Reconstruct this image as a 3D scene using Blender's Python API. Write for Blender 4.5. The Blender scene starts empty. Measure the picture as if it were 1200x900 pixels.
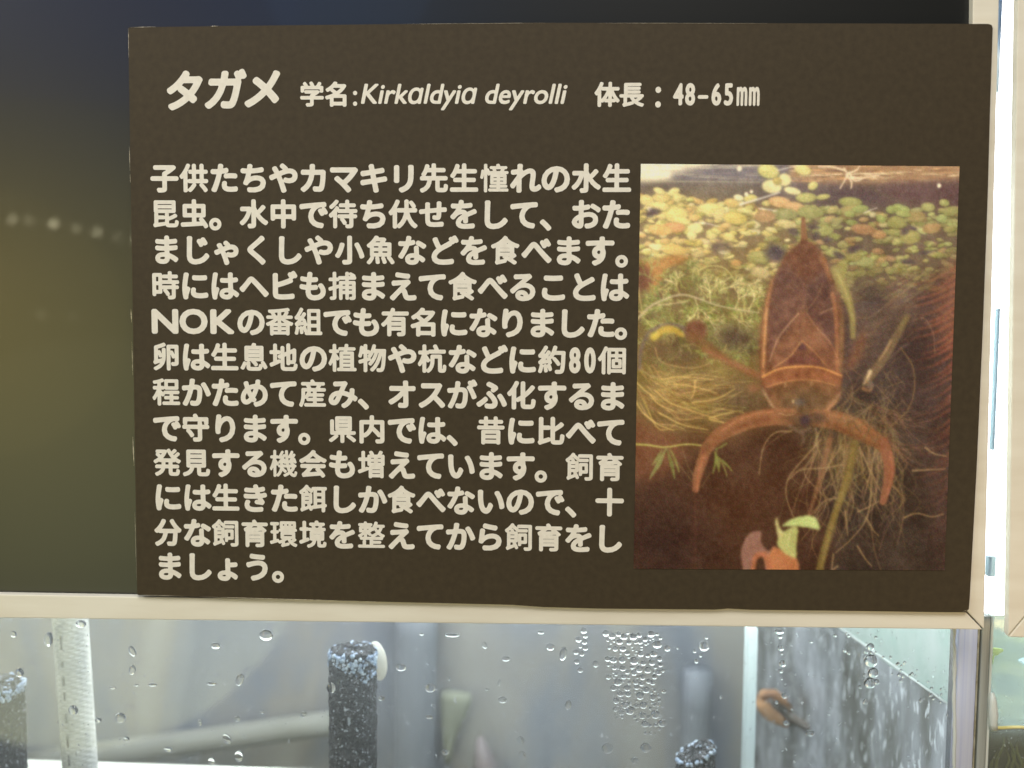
import bpy, bmesh, math, random
import numpy as np
from mathutils import Vector, Matrix, Euler, noise

random.seed(7)
rng = np.random.default_rng(11)
scn = bpy.context.scene
COL = scn.collection

# ------------------------------------------------------------------ camera
FPX = 1100.0                                   # focal length in photo pixels (1200 wide)
CAM_LOC = Vector((0.1485, -0.3305, 0.1001))
CAM_ROT = Euler((math.radians(86.26), math.radians(-0.50), math.radians(2.27)), 'XYZ')
cd = bpy.data.cameras.new('camera')
cd.sensor_width = 36.0
cd.lens = 36.0 * FPX / 1200.0
cd.clip_start = 0.01
cd.clip_end = 50
cd.dof.use_dof = True
cd.dof.focus_distance = 0.333
cd.dof.aperture_fstop = 7.1
cam = bpy.data.objects.new('camera', cd)
cam.location, cam.rotation_euler = CAM_LOC, CAM_ROT
COL.objects.link(cam)
scn.camera = cam
CAM_M = CAM_ROT.to_matrix()

def at(px, py, y=0.0):
    """point of the upright plane at depth y seen at photo pixel (px, py)"""
    d = CAM_M @ Vector(((px - 600) / FPX, (450 - py) / FPX, -1.0))
    t = (y - CAM_LOC.y) / d.y
    return CAM_LOC + d * t

# ------------------------------------------------------------------ world and lamps
w = bpy.data.worlds.new('World')
scn.world = w
w.use_nodes = True
wb = w.node_tree.nodes['Background']
wb.inputs[0].default_value = (0.8, 0.8, 0.74, 1)
wb.inputs[1].default_value = 0.10

def area_lamp(name, loc, target, size, power, color, size_y=None, spread=None):
    l = bpy.data.lights.new(name, 'AREA')
    l.energy, l.color = power, color
    l.shape = 'RECTANGLE' if size_y else 'DISK'
    l.size = size
    if size_y:
        l.size_y = size_y
    if spread:
        l.spread = math.radians(spread)
    o = bpy.data.objects.new(name, l)
    o.location = loc
    o.rotation_euler = (Vector(target) - Vector(loc)).to_track_quat('-Z', 'Y').to_euler()
    COL.objects.link(o)
    return o

area_lamp('ceiling_lamp', (0.25, -0.75, 1.15), (0.15, 0, 0.1), 0.6, 11.4, (1.0, 0.96, 0.90))
area_lamp('room_lamp', (-0.75, -0.45, 0.75), (0.0, 0, 0.05), 0.5, 5.7, (0.97, 1.0, 0.98))
area_lamp('warm_spot', (0.46, -0.26, -0.05), (0.31, 0, 0.0), 0.10, 0.2, (1.0, 0.66, 0.34))
area_lamp('tank_lamp', (0.12, 0.17, 0.16), (0.12, 0.17, -0.2), 0.55, 2.6, (0.90, 0.95, 1.0), size_y=0.24)
area_lamp('neighbour_tank_lamp', (0.42, 0.15, 0.12), (0.42, 0.15, -0.2), 0.2, 1.5, (0.90, 1.0, 0.95), size_y=0.2)
# the room behind the photographer, mirrored in the black gloss panel
area_lamp('blue_screen', (-0.80, -1.6, 0.80), (-0.04, 0, 0.2), 0.85, 1.55, (0.06, 0.18, 1.0), size_y=0.5)
area_lamp('blue_spot', (-0.27, -1.6, 0.80), (0.07, 0, 0.2), 0.34, 0.9, (0.24, 0.50, 1.0))
area_lamp('amber_wall_lamp', (-1.10, -1.5, 0.15), (-0.03, 0, 0.12), 0.25, 1.3, (1.0, 0.62, 0.12))
area_lamp('amber_wall_lamp', (-1.0, -1.52, 0.09), (-0.03, 0, 0.12), 0.55, 1.8, (1.0, 0.78, 0.24))
area_lamp('amber_wall_lamp', (-0.85, -1.54, 0.06), (-0.03, 0, 0.12), 0.95, 1.9, (0.94, 0.95, 0.26))
area_lamp('grey_wall_lamp', (-0.78, -1.56, -0.36), (-0.03, 0, 0.05), 0.85, 3.1, (1.0, 1.0, 0.58))
for bx, bz, bp in ((-.918, .296, .5), (-.885, .293, .25), (-.835, .287, 1.0), (-.790, .279, .35), (-.748, .272, .6), (-.708, .263, .2), (-.672, .256, .4), (-.640, .25, .2), (-.863, .108, .15), (-.80, .106, .08)):
    bl = bpy.data.lights.new('string_bulb', 'POINT')
    bl.energy, bl.color, bl.shadow_soft_size = 0.30 * bp, (1.0, .92, .60), 0.007
    bo = bpy.data.objects.new('string_bulb', bl)
    bo.location = (bx, -1.5, bz)
    COL.objects.link(bo)

scn.view_settings.view_transform = 'Standard'
scn.view_settings.look = 'None'
scn.view_settings.exposure = 0.0
scn.view_settings.gamma = 1.0

# ------------------------------------------------------------------ helpers
def lin(c):
    c = np.asarray(c, float) / 255.0
    return np.where(c <= 0.04045, c / 12.92, ((c + 0.055) / 1.055) ** 2.4)

def rgba(c):
    v = lin(c)
    return (float(v[0]), float(v[1]), float(v[2]), 1.0)

def new_mat(name):
    m = bpy.data.materials.new(name)
    m.use_nodes = True
    nt = m.node_tree
    return m, nt, nt.nodes['Principled BSDF']

def mottled(name, a, b, scale=60, rough=0.6, spec=0.3, stretch=(1, 1, 1), lo=0.35, hi=0.65, bump=0.0, detail=5, trans=0.0):
    m, nt, p = new_mat(name)
    tc = nt.nodes.new('ShaderNodeTexCoord')
    mp = nt.nodes.new('ShaderNodeMapping')
    mp.inputs['Scale'].default_value = stretch
    nz = nt.nodes.new('ShaderNodeTexNoise')
    nz.inputs['Scale'].default_value = scale
    nz.inputs['Detail'].default_value = detail
    cr = nt.nodes.new('ShaderNodeValToRGB')
    cr.color_ramp.elements[0].position, cr.color_ramp.elements[0].color = lo, rgba(a)
    cr.color_ramp.elements[1].position, cr.color_ramp.elements[1].color = hi, rgba(b)
    nt.links.new(tc.outputs['Object'], mp.inputs[0])
    nt.links.new(mp.outputs[0], nz.inputs['Vector'])
    nt.links.new(nz.outputs['Fac'], cr.inputs[0])
    nt.links.new(cr.outputs[0], p.inputs['Base Color'])
    p.inputs['Roughness'].default_value = rough
    p.inputs['Specular IOR Level'].default_value = spec
    if bump:
        bp = nt.nodes.new('ShaderNodeBump')
        bp.inputs['Strength'].default_value = bump
        bp.inputs['Distance'].default_value = 0.0005
        nt.links.new(nz.outputs['Fac'], bp.inputs['Height'])
        nt.links.new(bp.outputs[0], p.inputs['Normal'])
    if trans:
        p.inputs['Transmission Weight'].default_value = trans
    return m

def obj(name, verts, faces, mat, parent=None, smooth=False):
    me = bpy.data.meshes.new(name)
    me.from_pydata([tuple(v) for v in verts], [], faces)
    me.materials.append(mat)
    if smooth:
        for p in me.polygons:
            p.use_smooth = True
    me.update()
    o = bpy.data.objects.new(name, me)
    COL.objects.link(o)
    if parent:
        o.parent = parent
        o.matrix_parent_inverse = Matrix.Translation(-parent.location)
    return o

def from_bm(name, bm, mat, parent=None, smooth=False):
    me = bpy.data.meshes.new(name)
    bm.normal_update()
    bm.to_mesh(me)
    bm.free()
    me.materials.append(mat)
    if smooth:
        for p in me.polygons:
            p.use_smooth = True
    o = bpy.data.objects.new(name, me)
    COL.objects.link(o)
    if parent:
        o.parent = parent
        o.matrix_parent_inverse = Matrix.Translation(-parent.location)
    return o

def thing(name, label, cat, loc, group=None):
    o = bpy.data.objects.new(name, None)
    o.empty_display_size = 0.01
    o.location = loc
    COL.objects.link(o)
    return tag(o, label, cat, group)

def tag(o, label, cat, group=None):
    o['label'], o['category'] = label, cat
    if group:
        o['group'] = group
    return o

def structure(o, kind='structure'):
    o['kind'] = kind
    return o

def prism_bm(poly, y0, y1, bevel=0.0, seg=2):
    """polygon of (x, z) pushed from depth y0 (front) to y1 (back)"""
    bm = bmesh.new()
    a = [bm.verts.new((x, y0, z)) for x, z in poly]
    b = [bm.verts.new((x, y1, z)) for x, z in poly]
    n = len(poly)
    bm.faces.new(a)
    bm.faces.new(b[::-1])
    for i in range(n):
        bm.faces.new((a[i], b[i], b[(i + 1) % n], a[(i + 1) % n]))
    bmesh.ops.recalc_face_normals(bm, faces=bm.faces)
    if bevel:
        bmesh.ops.bevel(bm, geom=list(bm.edges), offset=bevel, segments=seg, affect='EDGES', profile=0.6)
    return bm

def box_bm(x0, x1, y0, y1, z0, z1, bevel=0.0, seg=2):
    return prism_bm([(x0, z0), (x1, z0), (x1, z1), (x0, z1)], y0, y1, bevel, seg)

def tube_bm(pts, radii, n=14):
    bm = bmesh.new()
    rings = []
    for i, p in enumerate(pts):
        d = (pts[min(i + 1, len(pts) - 1)] - pts[max(i - 1, 0)]).normalized()
        u = d.cross(Vector((0.3, 0.9, 0.1))).normalized()
        v = d.cross(u)
        rings.append([bm.verts.new(p + (u * math.cos(a) + v * math.sin(a)) * radii[i])
                      for a in [2 * math.pi * k / n for k in range(n)]])
    for r, s in zip(rings, rings[1:]):
        for k in range(n):
            bm.faces.new((r[k], r[(k + 1) % n], s[(k + 1) % n], s[k]))
    bm.faces.new(rings[0][::-1])
    bm.faces.new(rings[-1])
    bmesh.ops.recalc_face_normals(bm, faces=bm.faces)
    return bm

# ------------------------------------------------------------------ materials of the sign
M = {}
M['card'] = mottled('card_black_print', (60, 51, 37), (70, 60, 44), scale=420, rough=0.62, spec=0.25, bump=0.06, lo=0.25, hi=0.75, detail=8)
M['core'] = mottled('card_core', (150, 140, 122), (215, 205, 185), scale=900, rough=0.8)
M['letter'] = mottled('letter_print', (230, 223, 210), (238, 232, 220), scale=500, rough=0.6, spec=0.2)
M['rail'] = mottled('cream_rail', (227, 220, 204), (236, 231, 217), scale=22, rough=0.42, spec=0.35, stretch=(1, 1, 6))
M['seam'] = mottled('rail_seam', (30, 22, 16), (44, 34, 25), scale=200, rough=0.9)
m, nt, p = new_mat('gloss_black_panel')
p.inputs['Base Color'].default_value = (0.006, 0.0065, 0.006, 1)
p.inputs['Roughness'].default_value = 0.34
p.inputs['Specular IOR Level'].default_value = 0.55
p.inputs['Coat Weight'].default_value = 0.06
p.inputs['Coat Roughness'].default_value = 0.02
M['gloss'] = m

# ------------------------------------------------------------------ the sign frame
def P2(px, py, y=0.0):
    v = at(px, py, y)
    return (v.x, v.z)

RF = 0.0012            # front face of the rails (the card lies on it)
frame = thing('sign_frame', 'black glossy sign panel in a cream mitred frame, behind the text card', 'sign frame', (0.12, 0.006, -0.008))
# rail edges on the plane of the rail front
OUT_BR = P2(1152.5, 738, RF)
IN_BR = P2(1132, 716.5, RF)
BL_in, BL_out = P2(-60, 695.5, RF), P2(-60, 723.6, RF)
TR_out, TR_in = P2(1170.5, -10, RF), P2(1140.3, -10, RF)
def extend(p, q, t):
    return (q[0] + (q[0] - p[0]) * t, q[1] + (q[1] - p[1]) * t)
XL, ZT = -0.11, 0.262
BLi, BLo = extend(IN_BR, BL_in, 0.28), extend(OUT_BR, BL_out, 0.28)
TRi, TRo = extend(IN_BR, TR_in, 0.16), extend(OUT_BR, TR_out, 0.16)
WD = 0.0085
TLi, TLo = (BLi[0], TRi[1]), (BLo[0] - WD, TRo[1] + WD)
BLo = (BLo[0] - WD, BLo[1])
TRo = (TRo[0], TRo[1] + WD)
def shrink(poly, e=0.00022):
    cx = sum(a for a, b in poly) / len(poly)
    return poly
g = 0.00022
def rail(poly):
    from_bm('rail', prism_bm(poly, RF, 0.010, 0.0004), M['rail'], frame)
rail([(BLo[0], BLo[1]), (OUT_BR[0] - g, OUT_BR[1]), (IN_BR[0] - g, IN_BR[1]), (BLi[0], BLi[1])])
rail([(OUT_BR[0] + g, OUT_BR[1] + g), TRo, TRi, (IN_BR[0] + g, IN_BR[1] + g)])
rail([TRo, TLo, TLi, TRi])
rail([TLo, (BLo[0], BLo[1] + g), (BLi[0], BLi[1] + g), TLi])
from_bm('gloss_panel', prism_bm([(BLi[0] - .004, BLi[1] - .004), (IN_BR[0] + .004, IN_BR[1] - .004),
                                 (TRi[0] + .004, TRi[1] + .004), (TLi[0] - .004, TLi[1] + .004)], 0.0042, 0.0098), M['gloss'], frame)

# neighbour frame to the right
nf = thing('sign_frame', 'cream frame corner of the next sign, cut off by the right edge of the photo', 'sign frame', (0.36, 0.006, -0.008))
a0, a1 = P2(1181.5, 746.5, RF), P2(1193, -10, RF)
a1 = extend(a0, a1, 0.18)
b0 = P2(1201.5, 722.5, RF)
wv = (b0[0] - a0[0], b0[1] - a0[1])
e0 = (0.56, a0[1] - 0.004)
rail_mat = M['rail']
from_bm('rail', prism_bm([(a0[0], a0[1] + 2 * g), (b0[0], b0[1] + 2 * g), (a1[0] + wv[0], a1[1]), a1], RF, 0.0046, 0.0004), rail_mat, nf)
from_bm('rail', prism_bm([(a0[0] + g, a0[1]), e0, (0.56, e0[1] + wv[1]), (b0[0] + g, b0[1])], RF, 0.0046, 0.0004), rail_mat, nf)
from_bm('gloss_panel', prism_bm([(a0[0] + .003, a0[1] + .003), (0.56, a0[1] + .003), (0.56, a1[1]), (a1[0] + .004, a1[1])], 0.0028, 0.0045), M['gloss'], nf)

# ------------------------------------------------------------------ the card
card = thing('information_card', 'black printed card with white Japanese text and a water bug photo', 'information card', (0.148, 0.0006, 0.0))
edge_px = [(150.2, 33.5), (151.2, 32), (300, 30), (620, 26.6), (900, 27.2), (1158, 28), (1162, 29.2), (1163.4, 33),
           (1160.5, 120), (1157.5, 230), (1152, 380), (1145, 540), (1136.5, 700), (1135.3, 714), (1131, 717.6),
           (1100, 717.4), (1000, 716), (880, 714.6), (853, 713.2), (838, 714.4), (700, 713.2), (636, 711.4), (600, 708.8),
           (430, 704.8), (300, 701.3), (200, 698.4), (162, 697.4), (160.8, 696)]
bm = prism_bm([P2(*q) for q in edge_px], 0.0, 0.0011)
body = from_bm('card_body', bm, M['card'], card)
body.data.materials.append(M['core'])
for pl in body.data.polygons:
    if abs(pl.normal.y) < 0.5:
        pl.material_index = 1
# worn pale laminate slivers along the edge
def sliver(x0, y0, x1, y1, wpx, n=9):
    sv, sf = [], []
    wpx *= .8
    for i in range(n):
        t = i / (n - 1)
        x, y = x0 + (x1 - x0) * t, y0 + (y1 - y0) * t
        wd = wpx * (0.25 + 0.75 * random.random()) * (math.sin(math.pi * min(max(t, .04), .96)) ** .8)
        nx, ny = (y1 - y0), -(x1 - x0)
        l = math.hypot(nx, ny)
        for s in (-.5, .5):
            v = at(x + nx / l * wd * s, y + ny / l * wd * s, -0.00012)
            sv.append((v.x, v.y, v.z))
    for i in range(n - 1):
        sf.append((2 * i + 2, 2 * i + 3, 2 * i + 1, 2 * i))
    so = obj('worn_edge', sv, sf, M['core'], card)
    so['label'] = 'pale worn sliver of the card edge'
for s in [(150.5, 33, 150.9, 68, 1.1), (153, 32, 182, 31.4, 1.0), (247, 30.7, 256, 30.5, 1.4), (151.5, 172, 152.3, 200, 1.3), (152.4, 204, 152.8, 214, .8),
          (153.4, 362, 154.2, 378, 1.3), (154.6, 400, 155.4, 440, .6), (155.6, 512, 157, 546, 1.3), (158, 600, 160, 680, .5),
          (470, 28.2, 640, 26.9, .6), (700, 27, 900, 27.4, .45), (163, 697, 215, 698.7, 1.0), (235, 699.4, 420, 704.4, 1.1), (428, 704.8, 442, 705.1, 1.0),
          (505, 706.6, 530, 707.2, .8), (1128, 717, 1135, 714, .8)]:
    sliver(*s)

# ------------------------------------------------------------------ lettering: glyph outlines thickened with round corners
_fc = bpy.data.curves.new('glyph_source', 'FONT')
_fo = bpy.data.objects.new('glyph_source', _fc)
COL.objects.link(_fo)
_fc.fill_mode = 'NONE'
_fc.resolution_u = 4

def outline(text):
    _fc.body = text
    bpy.context.view_layer.update()
    dg = bpy.context.evaluated_depsgraph_get()
    ev = _fo.evaluated_get(dg)
    me = ev.to_mesh()
    co = np.array([v.co[:2] for v in me.vertices])
    ed = np.array([e.vertices[:] for e in me.edges])
    seg = np.stack([co[ed[:, 0]], co[ed[:, 1]]], 1)
    ev.to_mesh_clear()
    return seg

def seg_dist(P, S):
    out = np.empty(len(P))
    a, d = S[:, 0], S[:, 1] - S[:, 0]
    dd = np.maximum((d ** 2).sum(1), 1e-12)
    for i in range(0, len(P), 4000):
        q = P[i:i + 4000, None, :] - a[None]
        t = np.clip((q * d[None]).sum(2) / dd, 0, 1)
        r = q - t[..., None] * d[None]
        out[i:i + 4000] = np.sqrt((r ** 2).sum(2).min(1))
    return out

def inside(xs, ys, S):
    (x0, y0), (x1, y1) = S[:, 0].T, S[:, 1].T
    res = np.zeros((len(ys), len(xs)), int)
    for j, y in enumerate(ys):
        up = (y0 <= y) & (y1 > y)
        dn = (y1 <= y) & (y0 > y)
        k = up | dn
        if k.any():
            xi = x0[k] + (y - y0[k]) / (y1[k] - y0[k]) * (x1[k] - x0[k])
            res[j] = (np.where(up[k], 1, -1)[:, None] * (xi[:, None] < xs[None])).sum(0)
    return res != 0

# marching squares: corners 0..3 counter-clockwise from lower left, 4..7 the cell edges
MS = {1: [(0, 4, 7)], 2: [(4, 1, 5)], 3: [(0, 1, 5, 7)], 4: [(5, 2, 6)], 5: [(0, 4, 5, 2, 6, 7)], 6: [(4, 1, 2, 6)], 7: [(0, 1, 2, 6, 7)],
      8: [(7, 6, 3)], 9: [(0, 4, 6, 3)], 10: [(4, 1, 5, 6, 3, 7)], 11: [(0, 1, 5, 6, 3)], 12: [(7, 5, 2, 3)], 13: [(0, 4, 5, 2, 3)], 14: [(4, 1, 2, 3, 7)]}
CS = {1: [(4, 7)], 2: [(4, 5)], 3: [(5, 7)], 4: [(5, 6)], 5: [(4, 5), (6, 7)], 6: [(4, 6)], 7: [(6, 7)],
      8: [(6, 7)], 9: [(4, 6)], 10: [(5, 6), (4, 7)], 11: [(5, 6)], 12: [(5, 7)], 13: [(4, 5)], 14: [(4, 7)]}

def cells(xs, ys, F):
    f = [F[:-1, :-1], F[:-1, 1:], F[1:, 1:], F[1:, :-1]]
    case = sum(((f[k] > 0).astype(int) << k) for k in range(4))
    X0, Y0 = np.meshgrid(xs[:-1], ys[:-1])
    h = xs[1] - xs[0]
    def pt(k, I):
        x, y = X0[I], Y0[I]
        if k < 4:
            return np.stack([x + h * (k in (1, 2)), y + h * (k in (2, 3))], 1)
        a, b = [(0, 1), (1, 2), (3, 2), (0, 3)][k - 4]
        t = f[a][I] / (f[a][I] - f[b][I])
        return np.stack([x + h * t, y], 1) if k == 4 else np.stack([x + h, y + h * t], 1) if k == 5 else \
            np.stack([x + h * t, y + h], 1) if k == 6 else np.stack([x, y + h * t], 1)
    return case, pt, h

def contour(xs, ys, F):
    case, pt, h = cells(xs, ys, F)
    out = []
    for c, segs in CS.items():
        I = np.nonzero(case == c)
        if len(I[0]):
            for a, b in segs:
                out.append(np.stack([pt(a, I), pt(b, I)], 1))
    return np.concatenate(out) if out else np.zeros((0, 2, 2))

def fill(xs, ys, F):
    case, pt, h = cells(xs, ys, F)
    V, Fc, n = [], [], 0
    for c, polys in MS.items():
        I = np.nonzero(case == c)
        if not len(I[0]):
            continue
        for poly in polys:
            q = np.stack([pt(k, I) for k in poly], 1)
            V.append(q.reshape(-1, 2))
            Fc += [tuple(range(n + i * len(poly), n + (i + 1) * len(poly))) for i in range(len(q))]
            n += q.shape[0] * len(poly)
    full = case == 15
    for j in range(full.shape[0]):
        r = np.concatenate([[0], full[j].astype(int), [0]])
        d = np.diff(r)
        for s, e in zip(np.nonzero(d == 1)[0], np.nonzero(d == -1)[0]):
            x0, x1, y0, y1 = xs[s], xs[s] + (e - s) * h, ys[j], ys[j] + h
            V.append(np.array([(x0, y0), (x1, y0), (x1, y1), (x0, y1)]))
            Fc.append((n, n + 1, n + 2, n + 3))
            n += 4
    return np.concatenate(V), Fc

GLY = {}
def glyph(text, sx=1.0, sy=1.0, shear=0.0, d=None, res=66, erode=0.012):
    key = (text, sx, sy, shear, d)
    if key in GLY:
        return GLY[key]
    S = outline(text).copy()
    S[..., 0] = (S[..., 0]) * sx + S[..., 1] * sy * shear
    S[..., 1] *= sy
    L = np.linalg.norm(S[:, 1] - S[:, 0], axis=1).sum()
    if d is None:
        d = float(np.clip(0.045 - 0.0029 * (L - 5.0), 0.014, 0.045))
    pad = d + 0.05
    lo, hi = S.reshape(-1, 2).min(0) - pad, S.reshape(-1, 2).max(0) + pad
    h = 1.0 / res
    xs = np.arange(lo[0], hi[0] + h, h)
    ys = np.arange(lo[1], hi[1] + h, h)
    G = np.stack(np.meshgrid(xs, ys), -1).reshape(-1, 2)
    ins = inside(xs, ys, S)
    D = seg_dist(G, S).reshape(ins.shape)
    F1 = np.where(ins, D, -D) - erode                 # thin first, so that stroke ends come out round
    C1 = contour(xs, ys, F1 + 1e-7)
    D2 = seg_dist(G, C1).reshape(ins.shape)
    F2 = np.where(F1 > 0, D2, -D2) + erode + d + 1e-7
    GLY[key] = fill(xs, ys, F2)
    return GLY[key]

KANA = set('たちやカマキリれのでをしておまじゃくなどべますにはヘビもえることりたかめみオスがふいんきらょうタガメ')
class Letters:
    def __init__(s):
        s.v, s.f = [], []
    def put(s, data, centre, ex, ez, scale, mid):
        v, f = data
        n = len(s.v)
        k = (v - np.array(mid)) * scale
        P = np.array(centre)[None] + k[:, :1] * np.array(ex)[None] + k[:, 1:] * np.array(ez)[None]
        s.v.extend(map(tuple, P))
        s.f.extend(tuple(i + n for i in q) for q in f)
    def build(s, name, parent, label=None):
        o = obj(name, s.v, s.f, M['letter'], parent)
        if o.data.polygons and o.data.polygons[0].normal.y > 0:
            o.data.flip_normals()
        if label:
            o['label'] = label
        return o

LY = -0.00010
def frame_of(pa, pb):
    A, B = at(*pa, LY), at(*pb, LY)
    ex = (B - A).normalized()
    ez = Vector((-ex.z, 0, ex.x))
    return A, B, ex, ez

HALF = set('80')
lines = [
 ('子供たちやカマキリ先生憧れの水生', 175.3, 740.8, 208.4, 208.7), ('昆虫。水中で待ち伏せをして、おた', 175.8, 739.6, 250.3, 251.2),
 ('まじゃくしや小魚などを食べます。', 176.3, 740.0, 292.2, 293.8), ('時にはヘビも捕まえて食べることは', 176.4, 737.2, 334.2, 336.2),
 ('NOKの番組でも有名になりました。', 176.6, 739.0, 375.9, 378.8), ('卵は生息地の植物や杭などに約80個', 177.4, 735.8, 417.5, 422.3),
 ('程かためて産み、オスがふ化するま', 177.8, 734.6, 459.0, 464.2), ('で守ります。県内では、昔に比べて', 178.3, 733.5, 500.8, 505.8),
 ('発見する機会も増えています。飼育', 178.9, 732.2, 541.4, 547.5), ('には生きた餌しか食べないので、十', 179.6, 731.9, 582.0, 588.6),
 ('分な飼育環境を整えてから飼育をし', 179.9, 730.4, 623.4, 631.0), ('ましょう。', 181.0, 353.0, 663.0, 664.6)]
T = Letters()
for text, x0, x1, y0, y1 in lines:
    wts = [0.5 if c in HALF else 1.0 for c in text]
    if text[-1] == '。' and len(text) > 6:
        wts[-1] = 0.52
    A, B, ex, ez = frame_of((x0, y0), (x1, y1))
    pitch = (B - A).length / sum(wts)
    pos = 0.0
    em = 0.297 * 35.0 / 1005
    for c, wt in zip(text, wts):
        cw = 1.0 if c in '。' else wt
        ctr = A + ex * pitch * (pos + cw / 2)
        pos += wt
        if c in 'NOK':
            data = glyph(c, 1.34 if c != 'O' else 1.22, 1.12, 0, 0.046)
            b = data[0]
            T.put(data, ctr, ex, ez, em, ((b[:, 0].min() + b[:, 0].max()) / 2, 0.40))
        elif c in HALF:
            data = glyph(c, 0.72, 1.16, 0, 0.040)
            b = data[0]
            T.put(data, ctr, ex, ez, em, ((b[:, 0].min() + b[:, 0].max()) / 2, 0.41))
        elif c in '。、':
            T.put(glyph(c, 1, 1, 0, 0.034), ctr, ex, ez, em * 1.15, (0.46, 0.40))
        elif c in KANA:
            T.put(glyph(c), ctr, ex, ez, em * 1.05, (0.49, 0.385))
        else:
            T.put(glyph(c), ctr, ex, ez, em * 0.985, (0.5, 0.382))
T.build('body_lettering', card)

T = Letters()
A, B, ex, ez = frame_of((190, 105.5), (330, 104.5))
for c, px, py in zip('タガメ', (214.5, 262, 307.5), (106, 104.6, 103.2)):
    T.put(glyph(c, 0.98, 1, 0.17, 0.045), at(px, py, LY), ex, ez, 0.0146, (0.52, 0.385))
T.build('title_lettering', card)

T = Letters()
A, B, ex, ez = frame_of((350, 110.5), (892, 110.5))
em = 0.297 * 29.5 / 1010
def run(text, xa, xb, yc, sx, sy, shear, d, midz):
    data = glyph(text, sx, sy, shear, d, res=72)
    b = data[0]
    L, R = at(xa, yc, LY), at(xb, yc, LY)
    k = (R - L).length / (b[:, 0].max() - b[:, 0].min())
    T.put(data, (L + R) / 2, ex, ez, k, ((b[:, 0].min() + b[:, 0].max()) / 2, midz))
for c, px in zip('学名', (365.5, 394.8)):
    T.put(glyph(c), at(px, 110.3, LY), ex, ez, em, (0.5, 0.382))
run(':', 413.6, 418.6, 112.6, 1, 1.0, 0, 0.012, 0.3)
run('Kirk\u0251ldyi\u0251 deyrolli', 423, 665, 110.2, 1.0, 1.02, 0.20, 0.020, 0.34)
for c, px in zip('体長', (711.5, 740.2)):
    T.put(glyph(c), at(px, 110.6, LY), ex, ez, em, (0.5, 0.382))
run(':', 768.0, 774.6, 111.5, 1.1, 1.25, 0, 0.02, 0.34)
for c, px, sx in zip('48\u201365', (795, 808.8, 824.0, 839.6, 853.8), (.74, .74, .66, .74, .74)):
    data = glyph(c, sx, 1.16, 0, 0.036)
    b = data[0]
    T.put(data, at(px, 110.4, LY), ex, ez, em, ((b[:, 0].min() + b[:, 0].max()) / 2, 0.40))
for px in (869.6, 884.0):
    data = glyph('m', 0.56, 1.52, 0, 0.026)
    b = data[0]
    T.put(data, at(px, 110.4, LY), ex, ez, em, ((b[:, 0].min() + b[:, 0].max()) / 2, 0.43))
T.build('caption_lettering', card)
bpy.data.objects.remove(_fo)

# ------------------------------------------------------------------ the printed photograph on the card (a flat print, painted procedurally)
CW, CH = 400, 508
TL_, TR_, BR_, BL_ = (751, 192), (1124.5, 195), (1107, 668.5), (742.5, 666.5)
def _hom(src, dst):
    A, b = [], []
    for (x, y), (u, v) in zip(src, dst):
        A += [[x, y, 1, 0, 0, 0, -u * x, -u * y], [0, 0, 0, x, y, 1, -v * x, -v * y]]
        b += [u, v]
    return np.append(np.linalg.solve(np.array(A, float), np.array(b, float)), 1).reshape(3, 3)
HM = _hom([TL_, TR_, BR_, BL_], [(0, 0), (CW, 0), (CW, CH), (0, CH)])
SC = CW / 373.0
def cv(p):
    q = np.asarray(p, float).reshape(-1, 2)
    r = np.c_[q, np.ones(len(q))] @ HM.T
    return r[:, :2] / r[:, 2:]
IMG = np.zeros((CH, CW, 3))
GY, GX = np.mgrid[0:CH, 0:CW] + 0.5

def smooth_noise(sx, sy, seed):
    r = np.random.default_rng(seed)
    a = r.random((int(CH / sy) + 3, int(CW / sx) + 3))
    u, v = GX / sx, GY / sy
    i, j = u.astype(int), v.astype(int)
    fu, fv = u - i, v - j
    fu, fv = fu * fu * (3 - 2 * fu), fv * fv * (3 - 2 * fv)
    return (a[j, i] * (1 - fu) + a[j, i + 1] * fu) * (1 - fv) + (a[j + 1, i] * (1 - fu) + a[j + 1, i + 1] * fu) * fv

def mix(sl, a, c):
    IMG[sl] += (np.array(c, float) - IMG[sl]) * a[..., None]

def box(x0, y0, x1, y1):
    return (slice(max(0, int(y0)), min(CH, int(y1) + 2)), slice(max(0, int(x0)), min(CW, int(x1) + 2)))

def blob(p, rx, ry, c, a=1.0, rot=0.0, soft=0.25):
    (x, y), = cv(p)
    rx, ry = rx * SC, ry * SC
    R = max(rx, ry) * (1 + soft) + 2
    sl = box(x - R, y - R, x + R, y + R)
    dx, dy = GX[sl] - x, GY[sl] - y
    k, s = math.cos(rot), math.sin(rot)
    d = np.sqrt(((dx * k + dy * s) / rx) ** 2 + ((-dx * s + dy * k) / ry) ** 2)
    mix(sl, a * np.clip((1 + soft - d) / (2 * soft), 0, 1), c)

def curve(pts, n=14):
    P = np.asarray(pts, float)
    if len(P) < 3:
        return P
    Q = np.vstack([2 * P[0] - P[1], P, 2 * P[-1] - P[-2]])
    out = []
    for i in range(1, len(Q) - 2):
        for t in np.linspace(0, 1, n, endpoint=False):
            a, b, c, d = Q[i - 1:i + 3]
            out.append(0.5 * (2 * b + (c - a) * t + (2 * a - 5 * b + 4 * c - d) * t * t + (3 * b - a - 3 * c + d) * t ** 3))
    out.append(P[-1])
    return np.array(out)

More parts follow.
